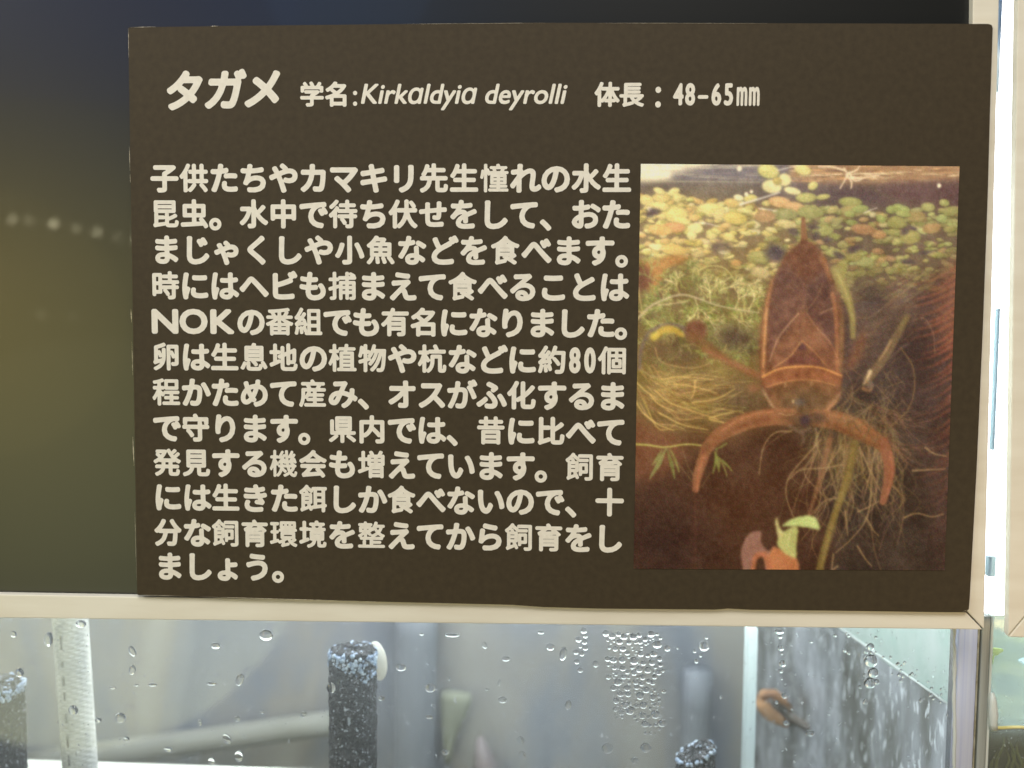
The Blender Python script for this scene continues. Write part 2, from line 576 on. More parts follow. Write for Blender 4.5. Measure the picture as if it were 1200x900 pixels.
def stroke(pts, w0, w1, c, a=1.0, soft=0.8, wm=None, n=8):
    P = cv(curve(pts, n))
    m = len(P)
    W = np.interp(np.linspace(0, 1, m), [0, .5, 1], [w0, (w0 + w1) / 2 if wm is None else wm, w1]) * SC / 2
    R = W.max() + soft + 2
    sl = box(P[:, 0].min() - R, P[:, 1].min() - R, P[:, 0].max() + R, P[:, 1].max() + R)
    gx, gy = GX[sl], GY[sl]
    if gx.size == 0:
        return
    best = np.full(gx.shape, 1e9)
    for i in range(m - 1):
        d = P[i + 1] - P[i]
        L = max((d ** 2).sum(), 1e-9)
        t = np.clip(((gx - P[i, 0]) * d[0] + (gy - P[i, 1]) * d[1]) / L, 0, 1)
        e = np.hypot(gx - P[i, 0] - t * d[0], gy - P[i, 1] - t * d[1]) - (W[i] + (W[i + 1] - W[i]) * t)
        best = np.minimum(best, e)
    mix(sl, a * np.clip(0.5 - best / (2 * soft), 0, 1), c)

def blur(a, r):
    r = int(round(r))
    if r < 1:
        return a
    for ax in (0, 1):
        for _ in range(2):
            p = np.pad(a, [(r + 1, r) if k == ax else (0, 0) for k in (0, 1)], mode='edge')
            s = np.cumsum(p, ax)
            a = (np.take(s, range(2 * r + 1, p.shape[ax]), ax) - np.take(s, range(0, p.shape[ax] - 2 * r - 1), ax)) / (2 * r + 1)
    return a

def mask(pts, soft=1, smooth=True):
    P = cv(curve(np.vstack([pts, pts[:1]])) if smooth else np.array(pts, float))
    ins = np.zeros((CH, CW), bool)
    n = len(P)
    for i in range(n):
        (x0, y0), (x1, y1) = P[i], P[(i + 1) % n]
        if y0 == y1:
            continue
        k = ((GY >= min(y0, y1)) & (GY < max(y0, y1))) & (GX < x0 + (GY - y0) / (y1 - y0) * (x1 - x0))
        ins ^= k
    return blur(ins.astype(float), soft)

FULL = (slice(0, CH), slice(0, CW))
def poly(pts, c, a=1.0, soft=1, smooth=True, tex=None):
    k = mask(pts, soft, smooth) * a
    mix(FULL, k if tex is None else k * tex, c)

U = np.random.default_rng(5)
def jit(c, s=12):
    return np.clip(np.array(c, float) + U.normal(0, s, 3) * .4 + U.normal(0, s), 0, 255)

# background of the print: dark plum water, brown below, black-brown lower left
yy, xx = GY / CH, GX / CW
for k, col in enumerate(((92, 78, 84), (86, 66, 56), (72, 48, 34), (62, 42, 34))):
    pass
ky = [0, .10, .25, .45, .65, .82, 1.0]
Lc = np.array([(120, 108, 104), (104, 88, 86), (112, 92, 66), (118, 92, 56), (104, 72, 44), (66, 40, 28), (54, 33, 27)], float)
Rc = np.array([(118, 92, 78), (86, 66, 74), (94, 74, 66), (74, 58, 56), (66, 52, 44), (62, 47, 39), (60, 47, 40)], float)
for ch in range(3):
    l, r = np.interp(yy, ky, Lc[:, ch]), np.interp(yy, ky, Rc[:, ch])
    t = np.clip((xx - .38) / .3, 0, 1)
    IMG[..., ch] = l * (1 - t) + r * t
IMG += ((smooth_noise(50, 40, 1) - .5) * 24)[..., None] * np.array([1, .8, .6])
poly([(742, 552), (800, 545), (860, 520), (910, 505), (950, 530), (965, 600), (960, 670), (742, 670)], (72, 45, 31), .9, 8)
blob((872, 590), 60, 50, (92, 56, 34), .55, 0, .9)
blob((775, 640), 45, 40, (52, 33, 31), .6, 0, .9)
poly([(745, 480), (775, 500), (800, 520), (800, 545), (770, 560), (745, 560)], (128, 78, 52), .6, 8)
# surface of the water: pale left, streaks, orange right
poly([(749, 190), (850, 190), (830, 197), (800, 204), (785, 212), (750, 213)], (232, 216, 178), .95, 3)
poly([(785, 205), (820, 197), (900, 195), (930, 200), (930, 214), (800, 214)], (112, 104, 116), .8, 4)
poly([(930, 192), (1126, 195), (1126, 212), (940, 213)], (172, 128, 84), .85, 3)
for _ in range(75):
    x, y = U.uniform(925, 1124), U.uniform(194, 213)
    L = U.uniform(6, 42)
    c = [(225, 200, 150), (205, 150, 95), (120, 80, 62), (150, 105, 72), (240, 222, 180), (96, 72, 70)][U.integers(6)]
    stroke([(x, y), (x + L * .5, y + U.normal(0, .8)), (x + L, y + U.normal(0, .8))], .4, .4, c, U.uniform(.4, .9), .7, U.uniform(1, 2.6))
for _ in range(40):
    x, y = U.uniform(750, 900), U.uniform(193, 214)
    stroke([(x, y), (x + U.uniform(8, 45), y + U.normal(0, .5))], .8, .4, [(235, 222, 190), (180, 168, 150), (120, 110, 118), (214, 196, 140)][U.integers(4)], U.uniform(.25, .7), .7)
stroke([(750, 212), (790, 213), (890, 214)], 1.6, .8, (190, 178, 138), .9)
stroke([(905, 203), (960, 212), (1120, 213)], .8, .8, (150, 122, 108), .6)
poly([(752, 215), (860, 215), (900, 222), (850, 240), (800, 250), (760, 240)], (108, 94, 78), .7, 5)
for r0 in (14, 20, 27):
    th = np.linspace(3.2, 6.2, 12)
    stroke([(833 + r0 * math.cos(t), 232 + r0 * .6 * math.sin(t)) for t in th], .8, .8, (140, 126, 92), .5)
poly([(1035, 215), (1125, 214), (1122, 250), (1080, 246), (1040, 236)], (98, 66, 66), .7, 6)
stroke([(1020, 220), (1035, 228), (1060, 240)], 3, 1, (104, 92, 70), .6, 2)

# floating leaves
poly([(747, 226), (800, 228), (870, 238), (930, 238), (930, 300), (890, 325), (747, 325)], (150, 124, 76), .62, 6)
poly([(930, 240), (1000, 240), (1122, 246), (1118, 310), (1040, 345), (975, 330), (930, 300)], (112, 94, 66), .62, 6)
def leaf(x, y, rx, ry, c, rot=0, edge=True, a=.95):
    q = min(max((x - 840) / 160, 0), 1)
    c = np.array(c, float) * .68 + np.array((204 - 52 * q, 184 - 38 * q, 108 - 24 * q)) * .32
    blob((x + .6, y + 1.4), rx * 1.04, ry * 1.08, np.array(c) * .66, .5 * a, rot, .18)
    blob((x, y), rx, ry, c, a, rot, .12)
    blob((x - rx * .15, y - ry * .25), rx * .62, ry * .55, np.clip(np.array(c) * 1.1 + 6, 0, 255), .55, rot, .5)
    if edge and rx > 6:
        stroke([(x - rx * .75, y + ry * .1), (x, y + ry * .12), (x + rx * .7, y - ry * .05)], .5, .4, np.array(c) * .82, .5, .6)
YEL = [(206, 184, 98), (220, 200, 120), (196, 168, 80), (212, 172, 92), (186, 176, 90), (224, 212, 150), (198, 150, 82), (202, 186, 104), (192, 178, 92), (210, 190, 112)]
GRN = [(142, 142, 72), (154, 152, 84), (128, 132, 66), (164, 150, 86), (134, 122, 66), (160, 118, 76), (148, 96, 66), (146, 158, 84), (150, 146, 78), (138, 140, 70), (158, 150, 86)]
def band(x):
    return np.interp(x, [750, 800, 860, 930, 1000, 1124], [226, 228, 236, 236, 240, 244])
for layer, n in ((0, 300), (1, 430)):
    for _ in range(n):
        x = U.uniform(748, 1122)
        y0 = band(x)
        y = y0 + 2 + (U.random() ** 1.15) * (np.interp(x, [750, 870, 990, 1124], [80, 100, 112, 92]))
        left = x < 905 + U.normal(0, 25)
        c = jit((YEL if left else GRN)[U.integers(10 if left else 11)], 11)
        fade = np.clip((y - y0 - 62) / 60, 0, .45) + (.28 if layer == 0 else 0)
        c = c * (1 - fade) + np.array((100, 78, 56)) * fade
        rx = U.uniform(3.6, 8.6) * (.85 if layer else 1)
        leaf(x, y, rx, rx * U.uniform(.34, .58), c, U.normal(0, .22), a=.9)
for x, y, rx, ry, c, r in [(901, 201, 12.5, 8, (202, 194, 104), .25), (905, 219, 11.5, 7.5, (228, 214, 152), .1), (920, 211, 7.5, 7, (224, 206, 140), .3),
    (911, 212, 5, 4, (176, 150, 72), 0), (929, 224, 10, 4, (226, 210, 150), .2), (941, 199, 10, 6, (214, 196, 110), .3), (953, 218, 6, 4.5, (208, 196, 112), -.5),
    (945, 232, 12, 5.5, (164, 160, 82), -.05), (965, 231, 8, 3, (178, 170, 86), -.15), (914, 237, 13, 6, (212, 150, 96), .1), (931, 243, 12, 6, (200, 142, 92), .1),
    (922, 251, 13.5, 6, (128, 128, 78), .05), (950, 249, 15, 7, (132, 134, 72), 0), (997, 237, 13.5, 5.5, (146, 148, 72), .05), (1000, 247, 14, 7, (150, 128, 72), 0),
    (834, 245, 16, 6.5, (208, 196, 112), .05), (844, 252, 8, 6, (206, 186, 118), 0), (793, 252, 13, 9.5, (216, 196, 108), 0), (800, 259, 10, 4, (214, 200, 116), .2),
    (758, 235, 9, 6, (216, 192, 112), .2), (776, 232, 10, 5, (206, 176, 96), -.1), (773, 242, 11, 5, (212, 188, 106), .1), (773, 224, 7, 3.4, (222, 204, 126), .3),
    (790, 225, 7, 4, (214, 200, 118), -.4), (794, 232, 5.5, 5, (206, 188, 108), .7), (862, 256, 14, 7, (206, 180, 84), .1), (858, 238, 9, 5, (206, 168, 88), .1),
    (866, 232, 6, 3.4, (230, 218, 168), .2), (880, 233, 8, 4.5, (206, 188, 98), -.1), (922, 263, 12, 5, (196, 176, 118), .2), (897, 254, 12, 7, (166, 116, 82), 0),
    (790, 267, 13, 6, (204, 126, 78), 0), (774, 270, 14, 6, (212, 160, 88), .1), (815, 268, 9, 6, (222, 200, 130), .1), (811, 276, 6, 5, (208, 198, 130), 0),
    (855, 278, 7, 5, (206, 182, 100), .2), (890, 301, 13, 6.5, (144, 140, 78), .05), (891, 320, 11, 6.5, (182, 158, 112), .2), (770, 290, 9, 3.6, (224, 204, 142), .2),
    (790, 293, 15, 6, (206, 166, 88), .1), (1051, 261, 11, 7, (136, 132, 64), .05), (1067, 278, 12, 8, (142, 132, 66), 0), (1030, 275, 9, 5, (178, 116, 76), .05),
    (1012, 269, 14, 6, (160, 100, 70), .1), (1088, 243, 8, 5, (150, 150, 80), .1), (1107, 238, 6, 4, (156, 158, 84), .2), (1114, 248, 9, 5, (140, 136, 72), 0),
    (1074, 254, 11, 6, (146, 116, 66), 0), (1092, 268, 10, 6, (158, 112, 70), 0), (1045, 246, 6, 4.5, (136, 152, 74), 0), (1053, 244, 7, 4.6, (136, 154, 72), .1),
    (1061, 246, 5.5, 4, (140, 156, 78), .3), (1059, 251, 9, 3.4, (150, 158, 80), .1), (1008, 245, 10, 4, (132, 146, 72), -.1), (996, 251, 6, 3.6, (138, 148, 74), 0),
    (1033, 257, 6, 4, (136, 150, 72), .2), (979, 297, 11, 4.5, (152, 150, 84), .1), (1013, 307, 12, 5.5, (140, 142, 84), .05), (965, 270, 12, 6.5, (140, 140, 74), 0),
    (1000, 300, 10, 6, (136, 122, 64), .1), (1023, 252, 4, 3.2, (186, 172, 132), 0)]:
    leaf(x, y, rx, ry, c, r)
for x, y, r in [(867, 198, 3), (762, 246, 3), (881, 225, 2), (1101, 218, 2.4), (875, 228, 2.4)]:
    blob((x, y), r, r, (226, 208, 170), 1, 0, .3)
for s in [((868, 240), (892, 233), (914, 226), 2.4), ((815, 261), (832, 263), (842, 266), 1.2), ((890, 245), (900, 246), (910, 248), 1.4), ((912, 200), (925, 197), (938, 194), 1.4),
          ((1013, 250), (1020, 247), (1028, 244), 1.2)]:
    stroke(s[:3], s[3], s[3] * .6, (208, 196, 186), .9)
for a, b, c in [((990, 198), (993, 206), (985, 221)), ((996, 203), (1004, 200), (1008, 195)), ((992, 205), (998, 213), (998, 221)), ((990, 200), (975, 196), (960, 196)), ((998, 208), (1010, 209), (1030, 206)),
                ((995, 203), (1002, 212), (1012, 210))]:
    stroke([a, b, c], 2.6, 1.4, (226, 198, 158), .95)
for _ in range(12):          # gaps of dark water between the leaves
    x = U.uniform(755, 1115)
    y = band(x) + U.uniform(18, 80)
    blob((x, y), U.uniform(4, 9), U.uniform(2, 4.5), (82, 66, 72), .8, U.normal(0, .3), .4)
blob((909, 297), 12, 10, (78, 66, 78), .85, .2, .4)
blob((845, 290), 12, 7, (92, 74, 74), .7, 0, .5)

# feathery water plants on the left
poly([(744, 322), (800, 310), (880, 322), (898, 340), (892, 420), (893, 470), (840, 500), (770, 500), (744, 470)], (122, 106, 58), .55, 9)
for _ in range(26):
    blob((U.uniform(750, 890), U.uniform(325, 470)), U.uniform(7, 18), U.uniform(5, 12), jit([(142, 128, 70), (94, 76, 48), (128, 112, 52), (106, 84, 58), (80, 62, 48)][U.integers(5)], 8), .5, U.normal(0, .6), .8)
poly([(748, 306), (772, 303), (795, 299), (812, 303), (782, 316), (772, 340), (762, 345)], (182, 122, 62), .8, 2)
poly([(749, 308), (760, 314), (766, 330), (757, 340), (747, 338)], (112, 68, 54), .8, 2)
def frond(x, y, ang, L, w, c, depth):
    if depth == 0 or L < 3:
        return
    x1, y1 = x + math.cos(ang) * L, y + math.sin(ang) * L
    am = ang + U.normal(0, .2)
    stroke([(x, y), ((x + x1) / 2 + math.cos(am) * .6, (y + y1) / 2 + math.sin(am) * .9), (x1, y1)], w, w * .7, jit(c, 12), .72, .7, n=4)
    for s in (-1, 1, U.choice([-1, 1]) * .3):
        frond(x1, y1, ang + s * U.uniform(.35, .75), L * U.uniform(.55, .8), w * .8, c, depth - 1)
for _ in range(130):
    x, y = U.uniform(752, 888), U.uniform(318, 420)
    c = [(162, 160, 84), (148, 150, 78), (176, 166, 98), (132, 134, 68), (116, 118, 60)][U.integers(5)]
    frond(x, y, U.uniform(-3.14, 3.14), U.uniform(6, 12), 1.7, c, 4)
for x, y, a in [(797, 346, -1.9), (833, 355, -1.6), (862, 362, -1.2), (878, 364, -1.1), (815, 350, 1.3), (822, 372, .4), (858, 368, .8), (845, 340, -.3), (866, 332, .2)]:
    frond(x, y, a, 12, 2.0, (200, 186, 122), 4)
stroke([(818, 318), (832, 312), (850, 315), (862, 330)], 1.8, 1.2, (190, 178, 104), .9)
stroke([(745, 377), (762, 360), (785, 349), (800, 346), (815, 349), (840, 358), (865, 363), (890, 367)], 3.0, 1.3, (188, 170, 132), .8, wm=2.3)
stroke([(772, 358), (790, 356), (806, 354)], 2, 1, (188, 166, 122), .85)
stroke([(746, 364), (753, 367), (757, 369)], 2, 1.4, (186, 160, 110), .9)
stroke([(747, 330), (750, 350), (754, 366)], 2.2, 1.2, (186, 162, 100), .8)

# dark water behind roots left of the bug
blob((862, 396), 26, 14, (76, 60, 48), .8, .1, .7)
blob((785, 412), 22, 16, (98, 72, 50), .7, 0, .7)
blob((868, 470), 24, 18, (84, 62, 48), .6, 0, .8)
# roots sweeping along the lower left
for _ in range(90):
    x0, y0 = U.uniform(745, 790), U.uniform(425, 480)
    x1, y1 = x0 + U.uniform(35, 105), y0 + U.uniform(-14, 45)
    c = jit([(176, 140, 82), (196, 162, 92), (150, 112, 68), (132, 96, 60), (164, 150, 80)][U.integers(5)], 10)
    stroke([(x0, y0), (x0 + (x1 - x0) * .3, y0 + (y1 - y0) * .65 + U.uniform(2, 10)), (x0 + (x1 - x0) * .65 + U.normal(0, 4), y0 + (y1 - y0) * .9 + U.normal(2, 5)), (x1, y1 + U.normal(0, 5))], U.uniform(.7, 1.9), .6, c, U.uniform(.35, .85), .8)
for s in [[(768, 458), (785, 472), (812, 482), (842, 492)], [(762, 462), (772, 474), (790, 482)], [(756, 486), (772, 498), (790, 505)], [(772, 484), (800, 498), (830, 504)],
          [(790, 450), (815, 454), (840, 461)], [(744, 446), (756, 458), (768, 466)], [(745, 470), (754, 484), (768, 496)], [(832, 490), (848, 486), (860, 484)], [(832, 492), (850, 496), (862, 499)],
          [(815, 446), (814, 460), (810, 468)], [(776, 445), (800, 442), (836, 445)], [(812, 472), (840, 468), (862, 456)]]:
    stroke(s, 2.0, 1.0, (204, 170, 98), .9)
for a0 in np.linspace(.2, 2.6, 9):
    stroke([(772 + 22 * math.cos(a0 + .1 * k), 424 + 18 * math.sin(a0 + .1 * k)) for k in range(0, 16, 3)], .8, .6, (166, 140, 92), .5)
stroke([(768, 408), (775, 424), (800, 431), (822, 430), (846, 416), (852, 404)], 1.2, 1.0, (186, 150, 98), .85)
stroke([(743, 521), (760, 522), (780, 524.5), (806, 521), (832, 524)], 2.4, 1.6, (178, 172, 88), .95)
for b, t, w_ in [((781, 526), (762, 561), 6), ((782, 527), (791, 561), 5), ((776, 528), (765, 545), 4), ((786, 527), (796, 553), 3), ((838, 530), (843, 553), 6), ((840, 528), (836, 555), 3), ((842, 536), (858, 552), 3), ((845, 540), (852, 558), 2), ((839, 527), (852, 520), 2)]:
    stroke([b, ((b[0] + t[0]) / 2 + 1, (b[1] + t[1]) / 2), t], 1.2, 1.5, jit((140, 144, 76), 8), .85, 1.0, w_)
for s in [[(782, 525), (796, 545), (812, 565)], [(800, 525), (806, 545), (814, 560)], [(832, 556), (826, 566), (822, 572)]]:
    stroke(s, 1, 1, (128, 104, 66), .7)

# right hand side: plant root mass, thick stem, ribbed wooden wall
poly([(1124, 290), (1121, 668), (1095, 668), (1085, 560), (1068, 500), (1060, 430), (1065, 380), (1085, 330)], (78, 54, 48), .5, 8)
for k in range(34):
    t = k / 33
    y = 318 + 300 * t
    x0 = 1072 + 12 * math.sin(k * 1.7) + 14 * t
    b = max(0, 1 - abs(t - .28) * 1.5)
    stroke([(x0, y + 16), ((x0 + 1122) / 2, y + 9), (1122, y - 4 - 6 * t)], 1, 4.6, (140 - 40 * t + 12 * b, 84 - 24 * t, 62 - 14 * t), .15 + .6 * b + .15 * U.random(), 1.4)
    stroke([(x0 + 4, y + 20), ((x0 + 1122) / 2, y + 13), (1122, y + 1 - 6 * t)], 1, 2.2, (66, 44, 46), .55, 1.0)
poly([(1108, 312), (1122, 306), (1120, 410), (1106, 405), (1098, 360)], (142, 92, 70), .5, 7)
poly([(1000, 330), (1060, 335), (1075, 370), (1050, 400), (1010, 430), (995, 400)], (104, 82, 68), .6, 6)
blob((1052, 425), 24, 38, (60, 47, 45), .7, .3, .8)
blob((1075, 470), 25, 50, (58, 44, 42), .7, 0, .8)
blob((1020, 350), 18, 14, (70, 58, 58), .7, .3, .8)
for _ in range(150):
    x, y = U.uniform(985, 1075), U.uniform(330, 430)
    a = U.uniform(2.2, 3.0)
    L = U.uniform(8, 34)
    stroke([(x, y), (x + L * .5 * math.cos(a) + U.normal(0, 2), y + L * .5 * math.sin(a)), (x + L * math.cos(a), y + L * math.sin(a))], .8, .7,
           jit([(124, 96, 80), (98, 76, 66), (116, 88, 56), (72, 56, 60)][U.integers(4)], 8), .45, .8)
for _ in range(22):
    x, y = U.uniform(1030, 1080), U.uniform(322, 350)
    stroke([(x, y + 14), (x + 16, y + 4), (x + U.uniform(26, 44), y - U.uniform(5, 16))], 1.0, .8, jit([(158, 128, 92), (134, 100, 78), (90, 66, 66)][U.integers(3)], 8), .6)
stroke([(1063, 372), (1050, 396), (1038, 418), (1018, 444)], 8, 11, (112, 90, 66), .95, 1.6)
stroke([(1044, 400), (1038, 412), (1031, 422)], 3, 2, (170, 136, 96), .8, 1.6)
stroke([(1062, 374), (1056, 386)], 6, 5, (124, 108, 70), .8, 1.6)
stroke([(1020, 436), (1017, 444), (1013, 450)], 5, 3, (208, 180, 136), .85, 1.4)
stroke([(1012, 456), (1020, 458), (1023, 452)], 4, 2, (164, 116, 76), .8, 1.4)
blob((1020, 452), 4, 5, (112, 92, 80), .9)
stroke([(1056, 408), (1070, 430), (1072, 455), (1066, 478), (1050, 495)], 1.6, 1.4, (120, 92, 62), .85)
stroke([(1070, 376), (1084, 374), (1094, 392), (1096, 415)], 1.4, .9, (132, 100, 80), .8)
stroke([(1005, 372), (1020, 372), (1045, 352), (1052, 340)], 1.6, 1, (128, 108, 84), .6)
poly([(1002, 405), (1012, 388), (1016, 392), (1008, 420), (996, 435), (992, 428)], (140, 86, 60), .6, 4)

# hanging roots and stems under the bug, lower right
blob((1000, 520), 40, 30, (96, 76, 50), .6, 0, .8)
for _ in range(120):
    x0 = U.uniform(955, 1050)
    y0 = U.uniform(478, 530)
    dx = U.normal((x0 - 1000) * .35, 18)
    L = U.uniform(40, 150)
    c = jit([(146, 116, 74), (126, 94, 62), (112, 92, 62), (160, 130, 88), (96, 74, 58), (128, 112, 66)][U.integers(6)], 9)
    stroke([(x0, y0), (x0 + dx * .1 + U.normal(0, 7), y0 + L * .25), (x0 + dx * .45 + U.normal(0, 9), y0 + L * .55), (x0 + dx * .8 + U.normal(0, 7), y0 + L * .8), (x0 + dx * .8 + U.normal(0, 9), min(y0 + L, 667))], U.uniform(.8, 2.1), .7, c, U.uniform(.3, .75), .8)
for _ in range(34):
    x0, y0 = U.uniform(1010, 1050), U.uniform(470, 520)
    L = U.uniform(30, 75)
    a = U.uniform(-.1, .9)
    stroke([(x0, y0), (x0 + L * .5 * math.cos(a), y0 + L * .5 * math.sin(a) + 6), (x0 + L * math.cos(a), y0 + L * math.sin(a))], 1.3, .7, jit((126, 90, 68), 10), .5)
stroke([(1002, 520), (994, 560), (980, 600), (968, 640), (961, 668)], 9, 9, (122, 102, 54), .95, 1.6)
stroke([(1000, 526), (991, 568), (976, 612), (963, 664)], 3, 3, (152, 128, 70), .55, 1.6)
for y in (552, 590, 622, 650):
    x = np.interp(y, [520, 560, 600, 668], [1002, 994, 980, 961])
    stroke([(x - 4, y - 1), (x + 4, y + 1)], 1.2, 1.2, (98, 76, 44), .7)
stroke([(973, 516), (966, 545), (958, 575), (948, 605)], 7, 3, (140, 98, 66), .75, 1.6)
for s in [[(962, 516), (945, 535), (925, 560), (922, 582), (930, 606)], [(988, 545), (965, 549), (940, 551), (925, 562)], [(980, 584), (966, 588), (955, 602)], [(1022, 560), (1020, 590), (1014, 612), (998, 632), (980, 648)],
          [(1010, 530), (1024, 560), (1032, 575)], [(1028, 520), (1020, 556), (1014, 580)], [(1008, 524), (1012, 552)], [(1006, 600), (1020, 594), (1030, 588)], [(1016, 608), (1024, 622), (1030, 628)],
          [(1060, 607), (1075, 602), (1092, 606), (1106, 603)], [(1070, 552), (1090, 551), (1108, 550)], [(1085, 525), (1095, 532), (1109, 535)], [(982, 664), (976, 668)], [(1005, 640), (1015, 656), (1022, 664)],
          [(927, 506), (908, 508), (895, 525), (890, 556)], [(991, 600), (994, 628)], [(977, 650), (975, 669)]]:
    stroke(s, 2.2, 1.2, (158, 128, 88), .8)

# the bug: mid legs, body, head, raptorial front legs
stroke([(750, 432), (752, 410), (762, 390), (782, 381), (800, 384), (806, 392)], 4, 5, (112, 94, 82), .9, 1.6)
stroke([(767, 396), (778, 387), (790, 387), (800, 393)], 7, 5, (186, 154, 62), .9, 2, 9)
blob((767, 394), 5, 4, (204, 184, 78), .7, 0, .6)
blob((816, 388), 13, 13, (118, 74, 54), .95, 0, .22)
stroke([(812, 396), (830, 408), (855, 424), (892, 444)], 13, 9, (122, 86, 50), .75, 3)
stroke([(826, 410), (850, 422), (875, 434), (892, 441)], 5, 7, (152, 98, 66), .7, 2.5)
blob((884, 455), 8, 5, (158, 102, 72), .6, 0, .6)
stroke([(976, 336), (985, 320), (988, 312)], 14, 13, (146, 138, 72), .9, 1.6)
stroke([(980, 318), (992, 345), (999, 370), (1000, 395)], 14, 6, (142, 128, 72), .8, 1.6, 9)
stroke([(983, 322), (994, 350), (1000, 376)], 4, 2, (178, 164, 96), .6, 1.6)
body_pts = [(942, 280), (933, 289), (923, 296), (912.7, 316), (902, 335), (895, 365.6), (890.5, 392), (890, 420), (891.8, 444), (893, 456), (900, 470), (910, 483), (926, 488), (944, 489), (962, 487),
            (978, 476), (985, 464), (987, 441), (989.5, 410), (990, 385), (987, 360), (981, 336), (974, 320), (968, 303), (955, 287)]
stroke([(941.8, 257), (942.2, 270), (942.8, 284)], 5, 8, (138, 92, 60), 1, 1.0)
poly(body_pts, (122, 80, 54), 1, 1.5)
BM = mask(body_pts, 1)
def inb(pts, c, a, soft=1, smooth=True):
    k = mask(pts, soft, smooth) * BM * a
    mix(FULL, k, c)
inb([(942, 280), (925, 296), (914, 312), (944, 334), (966, 318), (966, 303), (955, 287)], (110, 68, 50), .9, 2)
inb([(912, 316), (925, 314), (944, 334), (940, 364), (915, 400), (903, 425), (900, 400), (902, 350)], (104, 70, 60), .85, 3)
inb([(944, 334), (968, 318), (980, 345), (983, 400), (984, 425), (965, 395), (944, 366)], (94, 64, 58), .85, 3)
inb([(938, 368), (950, 372), (975, 405), (985, 432), (940, 431), (905, 431), (916, 405)], (126, 82, 60), .85, 2)
inb([(940, 402), (962, 428), (966, 434), (915, 434), (919, 428)], (118, 74, 54), .8, 1, False)
inb([(940, 401), (947, 410), (933, 410)], (86, 54, 58), .8, 1, False)
inb([(925, 418), (955, 418), (960, 427), (920, 427)], (112, 66, 58), .6, 2)
def sb(pts, w0, w1, c, a=.9, soft=.9):
    global IMG
    keep = IMG.copy()
    stroke(pts, w0, w1, c, a, soft)
    IMG = keep + (IMG - keep) * BM[..., None] * .8
sb([(905, 328), (898, 365), (896, 400), (895, 438)], 5, 5, (176, 118, 74), .85, 1.6)
sb([(899, 362), (896.5, 400), (895, 430)], 2.4, 2.2, (214, 160, 106), .75, 1.4)
sb([(976, 345), (980, 370), (981, 400), (982, 436)], 5, 4, (172, 112, 72), .8, 1.6)
sb([(987, 372), (986, 410), (986, 440)], 5, 4, (132, 102, 70), .7, 1.6)
sb([(964, 302), (968, 312), (974, 330)], 8, 4, (152, 98, 58), .75, 2.2)
sb([(912, 316), (930, 320), (944, 335)], 1.6, 1.2, (134, 90, 66), .8)
sb([(944, 335), (956, 328), (967, 318)], 1.2, 1.2, (120, 84, 62), .7)
sb([(936, 368), (922, 384), (912, 398), (902, 424)], 2.4, 1.8, (186, 142, 110), .8)
sb([(946, 364), (957, 350), (966, 330)], 1.6, 1.2, (148, 108, 80), .7)
sb([(946, 368), (957, 384), (972, 400), (982, 420)], 1.8, 1.4, (170, 122, 92), .8)
sb([(940, 400), (926, 418), (906, 432)], 2.2, 1.6, (196, 138, 88), .85)
sb([(942, 401), (956, 414), (970, 430)], 1.8, 1.4, (182, 126, 82), .8)
sb([(938, 370), (938, 388), (938, 402)], 1.2, 1.2, (100, 64, 56), .8)
sb([(962, 368), (970, 364), (978, 361)], 1.6, 1, (186, 140, 110), .8)
keep = IMG.copy()
for _ in range(420):
    x, y = U.uniform(894, 988), U.uniform(288, 432)
    s_ = U.uniform(1.5, 5)
    a = U.choice([-1, 1]) * U.uniform(.5, 1.1) + 1.5
    stroke([(x, y), (x + s_ * math.cos(a), y + s_ * math.sin(a))], .6, .6, [(168, 122, 92), (84, 52, 46), (144, 96, 70)][U.integers(3)], .35, .6)
IMG = keep + (IMG - keep) * BM[..., None]
inb([(893, 442), (913, 432), (937, 429), (962, 431), (988, 440), (986, 452), (962, 447), (940, 446), (922, 448), (898, 455)], (142, 88, 58), .95, 1)
sb([(894, 442), (913, 433), (937, 430), (962, 431.5), (987, 441)], 2.6, 2.2, (216, 152, 84), 1)
inb([(903, 456), (922, 448), (941, 446), (960, 448), (978, 452), (978, 472), (962, 485), (944, 489), (922, 487), (908, 476)], (118, 80, 50), .95, 1)
sb([(899, 454), (922, 447.5), (941, 445.5), (960, 447), (979, 452)], 2.0, 1.6, (188, 128, 80), .9)
inb([(915, 462), (940, 456), (968, 462), (972, 474), (945, 486), (918, 480)], (96, 72, 48), .7, 4)
sb([(921, 449), (921, 453)], 3.4, 3, (178, 132, 92), .9)
sb([(951, 448), (951.5, 452)], 3.4, 3, (160, 118, 80), .9)
blob((937, 472), 7, 4, (86, 78, 74), .7, 0, .6)
blob((930, 471), 1.4, 2.4, (176, 144, 96), .8)
sb([(894, 458), (902, 472), (910, 482)], 5, 4, (182, 152, 112), .8, 1.6)
sb([(985, 464), (976, 474), (968, 484)], 7, 5, (172, 122, 84), .8, 1.8)
